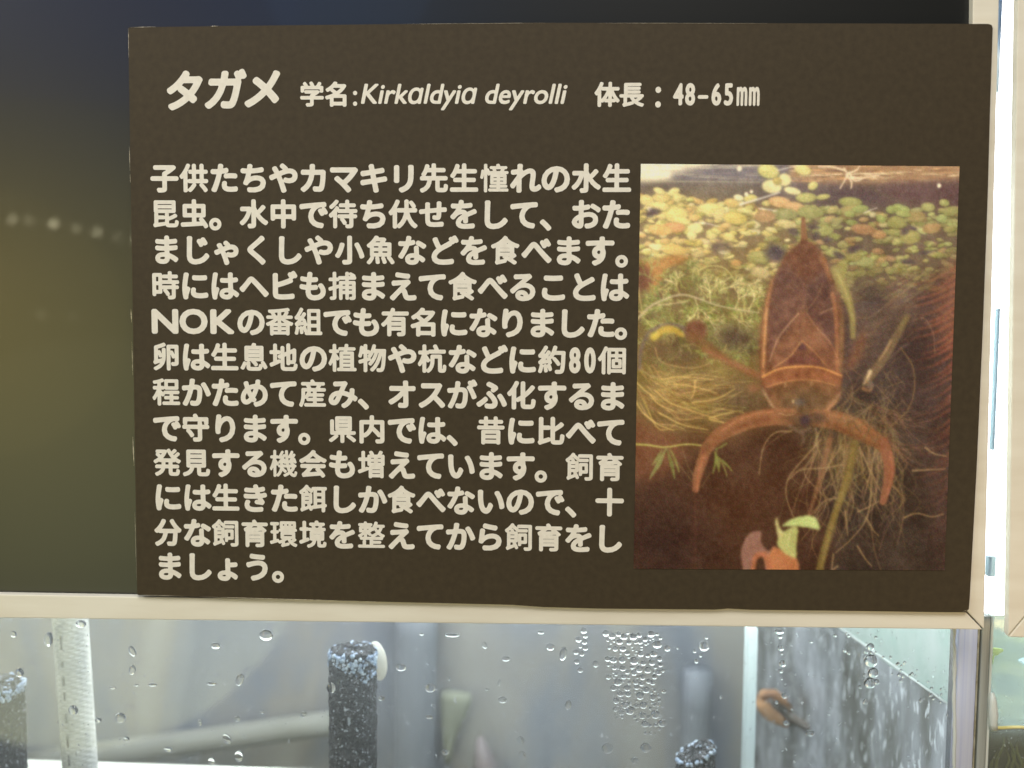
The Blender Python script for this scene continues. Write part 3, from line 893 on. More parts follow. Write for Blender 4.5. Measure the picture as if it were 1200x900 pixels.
# front legs
stroke([(829, 524), (823, 542), (818, 558), (815.5, 574)], 13, 8, (140, 90, 60), 1, 1.4, 12)
stroke([(926, 489), (905, 489), (880, 493), (857, 502), (840, 513), (829, 526)], 20, 13, (144, 94, 60), 1, 1.6, 20)
stroke([(900, 492), (878, 497), (855, 507), (838, 522)], 7, 3, (118, 70, 44), .6, 2.4)
stroke([(905, 483), (884, 486), (862, 495), (846, 505)], 3, 2, (186, 122, 84), .6, 1.8)
stroke([(826, 532), (820, 552), (817, 576)], 4, 3, (174, 106, 70), .7, 1.4)
for y in range(540, 640, 10):
    stroke([(815 - (y - 575) * .02, y + 36), (816, y + 46)], 2.5, 2, (98, 58, 44), .35, 2)
stroke([(1035, 518), (1042, 542), (1042, 560), (1036, 587)], 13, 8, (138, 86, 60), 1, 1.4, 13)
stroke([(957, 490), (980, 493), (1004, 502), (1024, 514), (1035, 524)], 20, 12, (140, 92, 58), 1, 1.6, 24)
stroke([(1000, 505), (1015, 512), (1028, 520)], 4, 3, (164, 110, 72), .5, 2.4)
stroke([(1034, 520), (1037, 528)], 9, 7, (104, 66, 46), .4, 2)
stroke([(829, 523), (826, 531)], 9, 7, (106, 68, 46), .4, 2)
stroke([(970, 496), (995, 508), (1020, 520), (1032, 524)], 6, 4, (116, 74, 44), .7, 2.4)
stroke([(975, 487), (1000, 493), (1022, 507)], 3, 2, (176, 118, 76), .6, 1.8)
stroke([(1035, 518), (1042, 542), (1042, 560), (1035, 589)], 11, 7, (138, 86, 60), 1, 1.4, 13)
stroke([(1044, 530), (1046, 556), (1040, 580)], 2.5, 2, (176, 108, 78), .55, 1.4)
# mouth parts between the legs
blob((942, 492), 22, 8, (94, 66, 44), .85, 0, .5)
blob((944, 493), 6, 6, (62, 46, 56), .85, 0, .5)
blob((960, 490), 8, 6, (76, 58, 48), .6, 0, .6)
stroke([(914, 485), (922, 487), (930, 486)], 1.4, 1, (178, 138, 100), .8)
stroke([(926, 500), (938, 506), (950, 502)], 4, 2, (128, 104, 84), .6, 2)
stroke([(940, 506), (942, 514), (941, 520)], 4, 2, (118, 94, 78), .6, 2)

BT = (smooth_noise(7, 9, 31) - .5)[..., None] * BM[..., None] * np.array((28, 21, 14))
IMG += BT
for _ in range(60):
    x0, y0 = U.uniform(985, 1060), U.uniform(430, 500)
    a = U.uniform(.4, 2.6)
    L = U.uniform(25, 70)
    stroke([(x0, y0), (x0 + L * .4 * math.cos(a) + U.normal(0, 6), y0 + L * .4 * math.sin(a)), (x0 + L * .7 * math.cos(a + .4), y0 + L * .7 * math.sin(a)), (x0 + L * math.cos(a + .2), y0 + L * math.sin(a + .2))], 1.4, .7, jit([(134, 108, 74), (112, 88, 62), (96, 80, 60)][U.integers(3)], 8), .5)

# sprout at the bottom of the print
poly([(871, 669), (868.7, 650), (872, 635), (880, 625), (892, 623.5), (892.5, 636), (901, 646), (909, 642), (912, 669), (899, 669), (895, 652), (887, 652), (881, 669)], (150, 106, 92), .95, 1)
poly([(880, 669), (884, 651), (896, 647), (906, 655), (913, 669), (900, 669), (895, 654), (888, 656), (885, 669)], (182, 108, 72), .9, 1)
poly([(906.6, 641), (920, 645), (931, 650), (936, 669), (908, 669), (902, 652)], (184, 112, 68), .95, 1)
poly([(912, 631), (921, 622), (935, 618), (934, 640), (933, 654), (922, 650), (912, 640)], (182, 184, 110), .95, 1)
poly([(911, 605), (914, 618), (919, 625), (914, 632), (911, 624), (909, 612)], (196, 188, 122), .95, 1)
poly([(916.8, 617), (924, 611), (936, 606), (950, 605), (957, 608), (961, 621), (950, 619), (935, 617.5)], (186, 200, 124), 1, 1)
stroke([(918, 616.5), (938, 610), (957, 612)], 1, 1, (160, 172, 96), .6)
stroke([(926, 624), (924, 640)], 1.4, 1.4, (206, 206, 146), .7)

# soft focus of the print, then its grain
for ch in range(3):
    IMG[..., ch] = IMG[..., ch] * .35 + blur(IMG[..., ch], 1) * .65
fine = U.normal(0, 1, IMG.shape) * np.array([5, 4, 5]) + U.normal(0, 4, IMG.shape[:2])[..., None]
IMG += fine + ((smooth_noise(5, 5, 9) - .5) * 12)[..., None] + (smooth_noise(26, 26, 12) - .5)[..., None] * 14
lum = IMG.mean(2, keepdims=True)
IMG = IMG + (lum - IMG) * np.clip(.34 - .5 * yy, .13, .3)[..., None]
IMG = IMG + (IMG - 110) * .10
lift = np.clip(1.18 - 1.1 * yy, 0, 1)[..., None]
IMG = IMG * (1.05 + .10 * lift) + np.array((9, 8, 7)) * (1 + .8 * lift)
IMG = np.clip(IMG, 10, 250)

PHOTO_GAIN = np.array((1.01, 1.0, .98))
def build_print():
    ys, xs = np.mgrid[0:CH + 1, 0:CW + 1]
    Hi = np.linalg.inv(HM)
    g4 = [at(*q, -0.00016) for q in (TL_, TR_, BR_, BL_)]
    q = np.c_[xs.ravel(), ys.ravel(), np.ones(xs.size)] @ Hi.T
    q = q[:, :2] / q[:, 2:]
    R = np.array(CAM_M)
    d = np.c_[(q[:, 0] - 600) / FPX, (450 - q[:, 1]) / FPX, -np.ones(len(q))] @ R.T
    t = (-0.00016 - CAM_LOC.y) / d[:, 1]
    V = np.array(CAM_LOC)[None] + d * t[:, None]
    me = bpy.data.meshes.new('photo_print')
    W1 = CW + 1
    a = (ys[:-1, :-1] * W1 + xs[:-1, :-1]).ravel()
    F = np.stack([a, a + W1, a + W1 + 1, a + 1], 1)
    me.vertices.add(len(V))
    me.vertices.foreach_set('co', V.ravel())
    me.loops.add(F.size)
    me.loops.foreach_set('vertex_index', F.ravel().astype(np.int32))
    me.polygons.add(len(F))
    me.polygons.foreach_set('loop_start', np.arange(0, F.size, 4, dtype=np.int32))
    me.polygons.foreach_set('loop_total', np.full(len(F), 4, np.int32))
    pad = np.pad(IMG, ((0, 1), (0, 1), (0, 0)), mode='edge')
    c = lin(pad.reshape(-1, 3)) * PHOTO_GAIN
    at_ = me.color_attributes.new('print_ink', 'FLOAT_COLOR', 'POINT')
    at_.data.foreach_set('color', np.c_[c, np.ones(len(c))].ravel().astype(np.float32))
    me.update(calc_edges=True)
    me.validate()
    m, nt, p = new_mat('photo_print_ink')
    vc = nt.nodes.new('ShaderNodeVertexColor')
    vc.layer_name = 'print_ink'
    nt.links.new(vc.outputs[0], p.inputs['Base Color'])
    p.inputs['Roughness'].default_value = 0.55
    p.inputs['Specular IOR Level'].default_value = 0.25
    me.materials.append(m)
    o = bpy.data.objects.new('photo_print', me)
    COL.objects.link(o)
    o.parent = card
    o.matrix_parent_inverse = Matrix.Translation(-card.location)
    if me.polygons[0].normal.y > 0:
        me.flip_normals()
    o['label'] = 'colour photo print of a brown water bug head down among floating leaves'
build_print()

# ------------------------------------------------------------------ the aquarium behind and below the sign
def thin_glass(name, film=(0.8, 0.86, 0.9), veil=0.02, veil2=0.075, scale=12, ior=1.45):
    """clear sheet with a faint whitish veil painted in for milky haze"""
    m = bpy.data.materials.new(name)
    m.use_nodes = True
    nt = m.node_tree
    nt.nodes.clear()
    out = nt.nodes.new('ShaderNodeOutputMaterial')
    tr = nt.nodes.new('ShaderNodeBsdfTransparent')
    tr.inputs[0].default_value = (0.96, 0.985, 0.975, 1)
    gl = nt.nodes.new('ShaderNodeBsdfGlossy')
    gl.inputs['Roughness'].default_value = 0.03
    fr = nt.nodes.new('ShaderNodeFresnel')
    fr.inputs[0].default_value = ior
    a = nt.nodes.new('ShaderNodeMixShader')
    nt.links.new(fr.outputs[0], a.inputs[0])
    nt.links.new(tr.outputs[0], a.inputs[1])
    nt.links.new(gl.outputs[0], a.inputs[2])
    tl = nt.nodes.new('ShaderNodeBsdfTranslucent')
    tl.inputs[0].default_value = (*film, 1)
    df = nt.nodes.new('ShaderNodeBsdfDiffuse')
    df.inputs[0].default_value = (*film, 1)
    v = nt.nodes.new('ShaderNodeMixShader')
    v.inputs[0].default_value = 0.35
    nt.links.new(tl.outputs[0], v.inputs[1])
    nt.links.new(df.outputs[0], v.inputs[2])
    tc = nt.nodes.new('ShaderNodeTexCoord')
    nz = nt.nodes.new('ShaderNodeTexNoise')
    nz.inputs['Scale'].default_value = scale
    nz.inputs['Detail'].default_value = 6
    nt.links.new(tc.outputs['Object'], nz.inputs['Vector'])
    mr = nt.nodes.new('ShaderNodeMapRange')
    mr.inputs[1].default_value, mr.inputs[2].default_value = 0.35, 0.68
    mr.inputs[3].default_value, mr.inputs[4].default_value = veil, veil2
    nt.links.new(nz.outputs['Fac'], mr.inputs[0])
    n2 = nt.nodes.new('ShaderNodeTexNoise')
    n2.inputs['Scale'].default_value = 650
    n2.inputs['Detail'].default_value = 2
    nt.links.new(tc.outputs['Object'], n2.inputs['Vector'])
    m2 = nt.nodes.new('ShaderNodeMapRange')
    m2.inputs[1].default_value, m2.inputs[2].default_value = 0.66, 0.76
    m2.inputs[3].default_value, m2.inputs[4].default_value = 0.0, 0.35
    nt.links.new(n2.outputs['Fac'], m2.inputs[0])
    ad = nt.nodes.new('ShaderNodeMath')
    ad.operation = 'ADD'
    nt.links.new(mr.outputs[0], ad.inputs[0])
    nt.links.new(m2.outputs[0], ad.inputs[1])
    b = nt.nodes.new('ShaderNodeMixShader')
    nt.links.new(ad.outputs[0], b.inputs[0])
    nt.links.new(a.outputs[0], b.inputs[1])
    nt.links.new(v.outputs[0], b.inputs[2])
    nt.links.new(b.outputs[0], out.inputs[0])
    return m

def ramp3(name, cols, pos, scale, stretch, rough=0.6, spec=0.2, speck=None, trans=0.0, bump=0.0, warp=0.0):
    m = mottled(name, cols[0], cols[-1], scale, rough, spec, stretch, pos[0], pos[-1], bump)
    nt = m.node_tree
    p = nt.nodes['Principled BSDF']
    cr = [n for n in nt.nodes if n.type == 'VALTORGB'][0]
    for c, q in list(zip(cols, pos))[1:-1]:
        e = cr.color_ramp.elements.new(q)
        e.color = rgba(c)
    [n for n in nt.nodes if n.type == 'TEX_NOISE'][0].inputs['Distortion'].default_value = warp
    if speck:
        sc_, lo, hi, col, st = speck
        mp = nt.nodes.new('ShaderNodeMapping')
        mp.inputs['Scale'].default_value = st
        tc = [n for n in nt.nodes if n.type == 'TEX_COORD'][0]
        nt.links.new(tc.outputs['Object'], mp.inputs[0])
        n2 = nt.nodes.new('ShaderNodeTexNoise')
        n2.inputs['Scale'].default_value = sc_
        n2.inputs['Detail'].default_value = 3
        nt.links.new(mp.outputs[0], n2.inputs['Vector'])
        m2 = nt.nodes.new('ShaderNodeMapRange')
        m2.inputs[1].default_value, m2.inputs[2].default_value = lo, hi
        nt.links.new(n2.outputs['Fac'], m2.inputs[0])
        mx = nt.nodes.new('ShaderNodeMix')
        mx.data_type = 'RGBA'
        nt.links.new(m2.outputs[0], mx.inputs[0])
        nt.links.new(cr.outputs[0], mx.inputs[6])
        mx.inputs[7].default_value = rgba(col)
        nt.links.new(mx.outputs[2], p.inputs['Base Color'])
    if trans:
        src = p.inputs['Base Color'].links[0].from_socket
        tl = nt.nodes.new('ShaderNodeBsdfTranslucent')
        nt.links.new(src, tl.inputs[0])
        ms = nt.nodes.new('ShaderNodeMixShader')
        ms.inputs[0].default_value = trans
        out = [n for n in nt.nodes if n.type == 'OUTPUT_MATERIAL'][0]
        nt.links.new(p.outputs[0], ms.inputs[1])
        nt.links.new(tl.outputs[0], ms.inputs[2])
        nt.links.new(ms.outputs[0], out.inputs[0])
    return m

M['glass'] = thin_glass('milky_veil_glass')  # whitish veil on the pane imitates the milky haze of the tank
M['backwall'] = ramp3('grey_back_wall', [(106, 112, 128), (133, 136, 146), (150, 146, 142), (166, 163, 158)], [.30, .44, .56, .70], 9.0, (1.6, 1, .55), warp=.6)
M['film'] = ramp3('algae_film', [(90, 88, 74), (138, 139, 138), (176, 179, 186), (208, 211, 218)], [.28, .44, .58, .74], 75, (1, .6, .3), rough=.35,
                  speck=(300, .56, .66, (236, 240, 246), (1, 1, .4)), trans=.3)
M['sideglass'] = ramp3('pale_green_side_glass', [(212, 232, 226), (230, 242, 238), (244, 250, 249)], [.3, .5, .7], 45, (1, 1, 1), rough=.25, trans=.55,
                       speck=(260, .62, .72, (244, 250, 250), (1, 1, .7)))
M['edge'] = ramp3('polished_glass_edge', [(212, 216, 240), (230, 233, 248), (241, 243, 252)], [.3, .5, .7], 300, (3, 1, .03), rough=.2, spec=.5, trans=.5)  # lilac-white colour stands in for lamp light glowing in the edge
M['greyedge'] = ramp3('grey_glass_edge', [(128, 134, 132), (164, 168, 164), (182, 188, 186)], [.3, .5, .7], 260, (3, 1, .05), rough=.2, spec=.5, trans=.2)
M['silicone'] = ramp3('white_silicone', [(216, 222, 220), (236, 240, 238)], [.3, .7], 120, (1, 1, .2), rough=.35, spec=.4, trans=.3)
M['strip'] = ramp3('white_upright', [(236, 244, 246), (250, 252, 252)], [.3, .7], 60, (1, 1, .3), rough=.3, spec=.4, trans=.85)
M['darkline'] = mottled('dirty_seam', (140, 136, 112), (186, 184, 164), scale=240, rough=.6)

G0, G1 = 0.013, 0.017
def V3(px, py, y):
    return at(px, py, y)
def xz(px, py, y):
    v = at(px, py, y)
    return v.x, v.z

tank = thing('aquarium', 'wide glass aquarium with water droplets on its front pane, under the card', 'aquarium', (0.05, 0.17, -0.16))
xr = xz(1117, 830, G0)[0]
from_bm('front_pane', box_bm(-0.45, xr - .0004, G0, G1, -0.17, 0.19), M['glass'], tank)
BY = 0.33
xc = xz(880, 820, BY)[0]
from_bm('back_wall', box_bm(-0.62, xc, BY, BY + .006, -0.36, 0.2), M['backwall'], tank)
# right side wall, seen at a slant: from the near corner to the white back corner
Nw = V3(1117, 830, G1 + .001)
Fw = V3(887, 820, BY - .004)
wd = Vector((Fw.x - Nw.x, Fw.y - Nw.y, 0))
wn = Vector((-wd.y, wd.x, 0)).normalized()
if wn.x > 0:
    wn = -wn
def on_wall(px, py, off=0.0):
    d = CAM_M @ Vector(((px - 600) / FPX, (450 - py) / FPX, -1.0))
    t = (Nw + wn * off - CAM_LOC).dot(wn) / d.dot(wn)
    return CAM_LOC + d * t
def slab(name, pts, thick, mat, parent):
    bm = bmesh.new()
    a = [bm.verts.new(p) for p in pts]
    b = [bm.verts.new(p - wn * thick) for p in pts]
    n = len(pts)
    bm.faces.new(a)
    bm.faces.new(b[::-1])
    for i in range(n):
        bm.faces.new((a[i], b[i], b[(i + 1) % n], a[(i + 1) % n]))
    bmesh.ops.recalc_face_normals(bm, faces=bm.faces)
    return from_bm(name, bm, mat, parent)
slab('side_pane', [Vector((Nw.x, Nw.y, -.36)), Vector((Fw.x, Fw.y, -.36)), Vector((Fw.x, Fw.y, .19)), Vector((Nw.x, Nw.y, .19))], .004, M['sideglass'], tank)
top = [(1115.5, 829), (1098, 815), (1084, 808), (1068, 795), (1046, 782), (1030, 772), (1010, 755), (985, 738), (950, 715), (884, 672)]
slab('algae_film', [on_wall(x + random.uniform(-1, 1) * (3 < i < 9), y + random.uniform(-1.2, 1.2), .0006) for i, (x, y) in enumerate(top)] + [on_wall(884, 1400, .0006), on_wall(1115.5, 1060, .0006)], .0003, M['film'], tank)
# a thin bright waterline along the upper edge of the film
pts = [on_wall(x, y - 1.0, .0009) for x, y in ((1115, 829), (1050, 783), (985, 737), (935, 703))]
from_bm('waterline', tube_bm(pts, [.00045, .0005, .0006, .0007], 8), M['silicone'], tank, True)
# white silicone in the far corner
q0, q1 = xz(873.5, 800, .1)[0], xz(887.5, 800, .1)[0]
from_bm('upright_strip', box_bm(q0, q1, .1, .106, -.2, -.04, .0015), M['strip'], tank, True)
# near corner: polished edge of the side pane with its lines
STRIP_TOP = xz(1150, 722, G0)[1]
def strip(name, p0, p1, y0, y1, mat, parent, bev=.0003):
    return from_bm(name, box_bm(xz(p0, 820, y0)[0], xz(p1, 820, y0)[0], y0, y1, -.17, STRIP_TOP, bev), mat, parent)
strip('polished_edge', 1120.5, 1142.6, G0 - .0004, G1, M['edge'], tank)
pts = [V3(1118.3 + random.uniform(-.5, .5), y, G0 - .0002) for y in range(724, 1010, 6)]
from_bm('silicone_bead', tube_bm(pts, [.0006 + .00035 * noise.noise(Vector((i * .35, 0, 0))) for i in range(len(pts))], 8), M['silicone'], tank, True)
strip('dirty_seam', 1142.8, 1145.0, G0 + .001, G1, M['darkline'], tank, .0001)

# neighbouring aquarium on the right
t2 = thing('aquarium', 'neighbouring aquarium at the right edge with a low dark waterline', 'aquarium', (0.45, 0.17, -0.16))
strip('side_pane', 1147.5, 1157.5, G0, .3, M['greyedge'], t2)
strip('silicone_bead', 1157.9, 1161.0, G0 + .0004, G1, M['silicone'], t2, .0002)
x2 = xz(1161.4, 820, G0)[0]
M['glass2'] = thin_glass('neighbour_glass', film=(.86, .93, .93), veil=.10, veil2=.22, scale=14)
from_bm('front_pane', box_bm(x2, .62, G0, G1, -.17, .19), M['glass2'], t2)
M['back2'] = ramp3('pale_cyan_back', [(176, 202, 212), (206, 226, 228), (226, 240, 238)], [.3, .5, .7], 10, (1, 1, .8), trans=.2)
from_bm('back_wall', box_bm(x2 + .02, .9, .25, .255, -.2, .2), M['back2'], t2)
sb_pts = [V3(1163, 812, G0 - .0002), V3(1163.6, 822, G0 - .0004), V3(1164, 836, G0 - .0004), V3(1164, 848, G0 - .0006), V3(1165, 855, G0 - .0005)]
from_bm('silicone_lump', tube_bm(sb_pts, [.0006, .0013, .0017, .0014, .0013], 10), M['silicone'], t2, True)
M['water2'] = ramp3('dark_green_water', [(34, 40, 24), (58, 60, 36), (84, 84, 46), (62, 56, 60)], [.25, .45, .6, .75], 45, (1, 1, 1), rough=.12, spec=.5)
wz = xz(1180, 852, .019)[1]
structure(from_bm('water', box_bm(x2 + .0003, .62, .0185, .245, -.169, wz), M['water2']))
M['menis'] = mottled('waterline_scale', (196, 186, 116), (224, 218, 160), scale=200, rough=.4)
pts = [V3(1163 + i * 6, 852.5 + 1.0 * math.sin(i) * .4 - i * .02, G0 - .0002) for i in range(14)]
from_bm('waterline', tube_bm(pts, [.00075] + [.0006] * 13, 8), M['menis'], t2, True)

M['weed'] = mottled('water_weed', (86, 92, 44), (128, 132, 70), scale=120, rough=.5)
def blade_bm(pts, wmax):
    bm = bmesh.new()
    L = []
    n = len(pts)
    for i, p in enumerate(pts):
        t = i / (n - 1)
        wq = wmax * (math.sin(math.pi * (.08 + .9 * t)) ** .8) + .0001
        L.append((bm.verts.new(p + Vector((-wq, 0, 0))), bm.verts.new(p + Vector((0, -wq * .45, 0))), bm.verts.new(p + Vector((wq, 0, 0))), bm.verts.new(p + Vector((0, wq * .3, 0)))))
    for a, b in zip(L, L[1:]):
        for k in range(4):
            bm.faces.new((a[k], a[(k + 1) % 4], b[(k + 1) % 4], b[k]))
    bm.faces.new(L[0][::-1])
    bm.faces.new(L[-1])
    bmesh.ops.recalc_face_normals(bm, faces=bm.faces)
    return bm
wt = thing('water_weed', 'thin olive water weed below the waterline of the right aquarium', 'water plant', V3(1190, 930, .0178))
for i in range(7):
    px = 1166 + i * 6
    pts = [V3(px + 5 * math.sin(k * .9 + i), 935 - k * (9 if i % 2 else 7), .0178) for k in range(9)]
    from_bm('leaf', blade_bm(pts, .0007), M['weed'], wt, True)
wl = thing('duckweed_leaf', 'small bright yellow-green leaf stuck to the glass at the right edge', 'leaf', V3(1168, 763, G1 + .002))
M['lime'] = mottled('lime_leaf', (176, 206, 66), (206, 226, 110), scale=300, rough=.5)
bmx = bmesh.new()
bmesh.ops.create_icosphere(bmx, subdivisions=3, radius=1)
for v in bmx.verts:
    a = math.atan2(v.co.z, v.co.x)
    r = 1 + .18 * math.sin(3 * a + .6) + .1 * noise.noise(v.co * 2)
    v.co = Vector((v.co.x * r * .0021, v.co.y * .0005, v.co.z * r * .0014)) + V3(1168, 763, G1 + .0026)
from_bm('blade', bmx, M['lime'], wl, True)
from_bm('stalk', tube_bm([V3(1168, 763, G1 + .0026), V3(1164, 770, G1 + .003), V3(1163, 778, G1 + .0035)], [.0004, .0003, .0002], 8), M['lime'], wl, True)
M['bluefilter'] = ramp3('blue_grey_rock', [(92, 118, 148), (128, 152, 174), (160, 184, 186)], [.3, .5, .72], 40, (1, 1, 1), rough=.6, bump=.3)
bmx = bmesh.new()
bmesh.ops.create_icosphere(bmx, subdivisions=5, radius=1)
c0 = V3(1206, 822, .09)
for v in bmx.verts:
    q = v.co.copy()
    r = 1 + .10 * noise.noise(q * 2.0) + .05 * noise.noise(q * 6)
    sx = .0192 * (1 - .25 * max(q.z, 0))
    v.co = Vector((q.x * r * sx, q.y * r * .016, q.z * r * .0195)) + c0
tag(from_bm('rock', bmx, M['bluefilter'], None, True), 'blue-grey rock standing above the waterline in the right aquarium', 'rock')

# ------------------------------------------------------------------ the lamp glowing through the slot between the two signs
lt = thing('aquarium_lamp', 'white aquarium lamp glaring through the slot between the two cream frames', 'lamp', (0.33, 0.07, -0.02))
m, nt, p = new_mat('lit_tube')
p.inputs['Base Color'].default_value = (.9, .9, .9, 1)
p.inputs['Emission Color'].default_value = (.93, .96, 1, 1)
p.inputs['Emission Strength'].default_value = 5.0
M['lit'] = m
M['whiteplastic'] = mottled('white_plastic', (214, 220, 226), (232, 236, 240), scale=90, rough=.35)
lx0, lx1 = xz(1146, 400, .07)[0], xz(1200, 400, .07)[0]
lz0 = xz(1170, 722, .07)[1]
m, nt, p = new_mat('hidden_fill_glow')
p.inputs['Base Color'].default_value = (.9, .9, .9, 1)
p.inputs['Emission Color'].default_value = (.92, .96, 1, 1)
p.inputs['Emission Strength'].default_value = 2.6
M['panel'] = m
from_bm('hidden_fill_panel', box_bm(-.38, .285, .15, .156, -.047, .2, .002), M['panel'], lt)  # unseen glowing panel added behind the sign to light droplets and frame side
from_bm('diffuser', box_bm(lx0, lx1, .07, .076, lz0, .24, .002), M['lit'], lt)
from_bm('housing', box_bm(lx0 - .003, lx1 + .003, .077, .09, lz0 - .002, .25, .002), M['whiteplastic'], lt)
M['clip'] = ramp3('blue_grey_clip', [(156, 164, 178), (180, 188, 202)], [.35, .65], 60, (1, 1, .3), rough=.4)
def slotbit(name, px0, py0, px1, py1, y, mat, label, cat):
    a, b = V3(px0, py1, y), V3(px1, py0, y)
    return tag(from_bm(name, box_bm(a.x, b.x, y, y + .003, a.z, b.z, .0005), mat), label, cat)
slotbit('plastic_strip', 1162.6, 361, 1173.2, 528, .045, M['clip'], 'long blue-grey plastic strip in the bright slot between the frames', 'plastic strip')
slotbit('plastic_strip', 1157.5, 652, 1168.0, 676, .045, M['clip'], 'short blue-grey plastic piece low in the bright slot between the frames', 'plastic strip')
M['streak'] = ramp3('streaked_tape', [(96, 116, 140), (170, 190, 208), (230, 238, 244)], [.36, .5, .6], 70, (1, 1, .45), rough=.3)
slotbit('wet_tape', 1168.8, -30, 1176.8, 108, .05, M['streak'], 'blue and white streaked strip at the top of the bright slot', 'strip')

# ------------------------------------------------------------------ black sponge columns with froth on top
M['sponge'] = ramp3('black_filter_sponge', [(17, 16, 17), (40, 38, 39), (82, 79, 82)], [.34, .5, .7], 520, (1, 1, 1), rough=.7, bump=.8,
                    speck=(700, .61, .69, (176, 180, 190), (1, 1, 1)))
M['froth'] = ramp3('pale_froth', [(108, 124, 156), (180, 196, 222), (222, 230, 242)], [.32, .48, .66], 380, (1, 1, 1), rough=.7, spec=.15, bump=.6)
def column_bm(cx, cy, r, z0, z1, amp, seed, flat=.0, ns=72, nz=110, tilt=0.0, cap=True):
    bm = bmesh.new()
    rings = []
    zs = [z0 + (z1 - z0) * i / nz for i in range(nz + 1)]
    capn = 7
    prof = [(z, r) for z in zs]
    rr = r * .25
    prof = [(z, r) for z in zs if z < z1 - rr] + [(z1 - rr + rr * math.sin(a), r - rr + rr * math.cos(a)) for a in [math.pi / 2 * k / capn for k in range(capn + 1)]] + [(z1, r * .6), (z1, r * .3), (z1, .0006)]
    for z, q in prof:
        ring = []
        for k in range(ns):
            a = 2 * math.pi * k / ns
            v = Vector((math.cos(a), math.sin(a), 0))
            n_ = noise.noise(Vector((v.x * r * 620, v.y * r * 620, z * 620)) + Vector((seed, 0, 0))) + .7 * noise.noise(Vector((v.x * r * 1900, v.y * r * 1900, z * 1900)))
            R = q + amp * n_ * min(1, q / r * 1.2)
            ring.append(bm.verts.new((cx + v.x * R, cy + v.y * R, z + amp * .8 * n_ * (q < r * .98) + tilt * v.x * R * (1 if z > z0 + 1e-6 else 0))))
        rings.append(ring)
    for A_, B_ in zip(rings, rings[1:]):
        for k in range(ns):
            bm.faces.new((A_[k], A_[(k + 1) % ns], B_[(k + 1) % ns], B_[k]))
    bm.faces.new(rings[0][::-1])
    bm.faces.new(rings[-1])
    bmesh.ops.recalc_face_normals(bm, faces=bm.faces)
    return bm
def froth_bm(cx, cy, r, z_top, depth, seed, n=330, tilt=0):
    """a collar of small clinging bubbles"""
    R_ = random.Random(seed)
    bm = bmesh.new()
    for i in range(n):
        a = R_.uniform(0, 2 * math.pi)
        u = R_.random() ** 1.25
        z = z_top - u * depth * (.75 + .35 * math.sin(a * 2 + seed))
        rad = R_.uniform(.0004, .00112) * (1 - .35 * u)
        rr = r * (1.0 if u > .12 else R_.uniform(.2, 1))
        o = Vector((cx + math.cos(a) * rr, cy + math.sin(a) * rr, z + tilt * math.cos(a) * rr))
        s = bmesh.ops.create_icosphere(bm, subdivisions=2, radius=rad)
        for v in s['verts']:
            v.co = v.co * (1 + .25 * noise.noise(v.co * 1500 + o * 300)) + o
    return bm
def sponge(name, pxa, pxb, pyt, y, seed, label, tilt=0.0, depth=.010, n=430):
    a, b = V3(pxa, pyt, y), V3(pxb, pyt, y)
    r = (b.x - a.x) / 2
    cx = (a.x + b.x) / 2
    t = thing(name, label, 'filter sponge', (cx, y + r, -.17))
    from_bm('sponge_body', column_bm(cx, y + r, r, -.168, a.z, .0007, seed, tilt=tilt), M['sponge'], t)
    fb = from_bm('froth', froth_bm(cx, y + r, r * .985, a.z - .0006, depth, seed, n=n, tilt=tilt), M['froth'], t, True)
    return t
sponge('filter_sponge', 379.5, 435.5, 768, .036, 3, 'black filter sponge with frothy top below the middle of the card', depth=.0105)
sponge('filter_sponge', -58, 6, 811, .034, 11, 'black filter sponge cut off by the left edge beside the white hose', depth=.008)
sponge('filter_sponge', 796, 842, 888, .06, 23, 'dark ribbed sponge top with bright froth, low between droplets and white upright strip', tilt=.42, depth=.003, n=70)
# a bright oval plug at the side of the middle sponge
bmx = bmesh.new()
bmesh.ops.create_uvsphere(bmx, u_segments=28, v_segments=18, radius=1)
c0 = V3(442.5, 774.5, .052)
for v in bmx.verts:
    q = v.co
    v.co = Vector((q.x * .0039 - q.z * .0011, q.y * .0035, q.z * .0083)) + c0
M['plug'] = ramp3('ivory_plug', [(244, 238, 224), (252, 248, 240)], [.3, .7], 150, (1, 1, 1), rough=.4, trans=.5)
tag(from_bm('ivory_plug', bmx, M['plug'], None, True), 'bright ivory oval plug beside the frothy top of the middle sponge', 'plug')

# ------------------------------------------------------------------ braided hose
h0, h1 = V3(80, 690, .052), V3(95, 915, .052)
ax = (h1 - h0).normalized()
bmx = bmesh.new()
u = Vector((0, 1, 0)).cross(ax).normalized()
vv = ax.cross(u)
L = (h1 - h0).length
NZ, NA = 420, 64
prev = None
R0 = xz(100, 800, .052)[0] - xz(81.5, 800, .052)[0]
for i in range(NZ + 1):
    s = L * i / NZ
    ring = []
    for k in range(NA):
        a = 2 * math.pi * k / NA
        w1 = math.sin(10 * a + s * 2600) 
        w2 = math.sin(10 * a - s * 2600)
        rr = R0 * (1 + .026 * max(w1, w2))
        ring.append(bmx.verts.new(h0 + ax * s + (u * math.cos(a) + vv * math.sin(a)) * rr))
    if prev:
        for k in range(NA):
            bmx.faces.new((prev[k], prev[(k + 1) % NA], ring[(k + 1) % NA], ring[k]))
    else:
        bmx.faces.new(ring[::-1])
    prev = ring
bmx.faces.new(prev)
bmesh.ops.recalc_face_normals(bmx, faces=bmx.faces)
M['hose'] = ramp3('white_braid', [(196, 196, 196), (226, 224, 220), (240, 238, 234)], [.3, .5, .7], 160, (1, 1, .5), rough=.55, trans=.2)
hose = thing('braided_hose', 'white braided hose running down behind the glass at lower left', 'hose', h1)
from_bm('braid', bmx, M['hose'], hose, True)
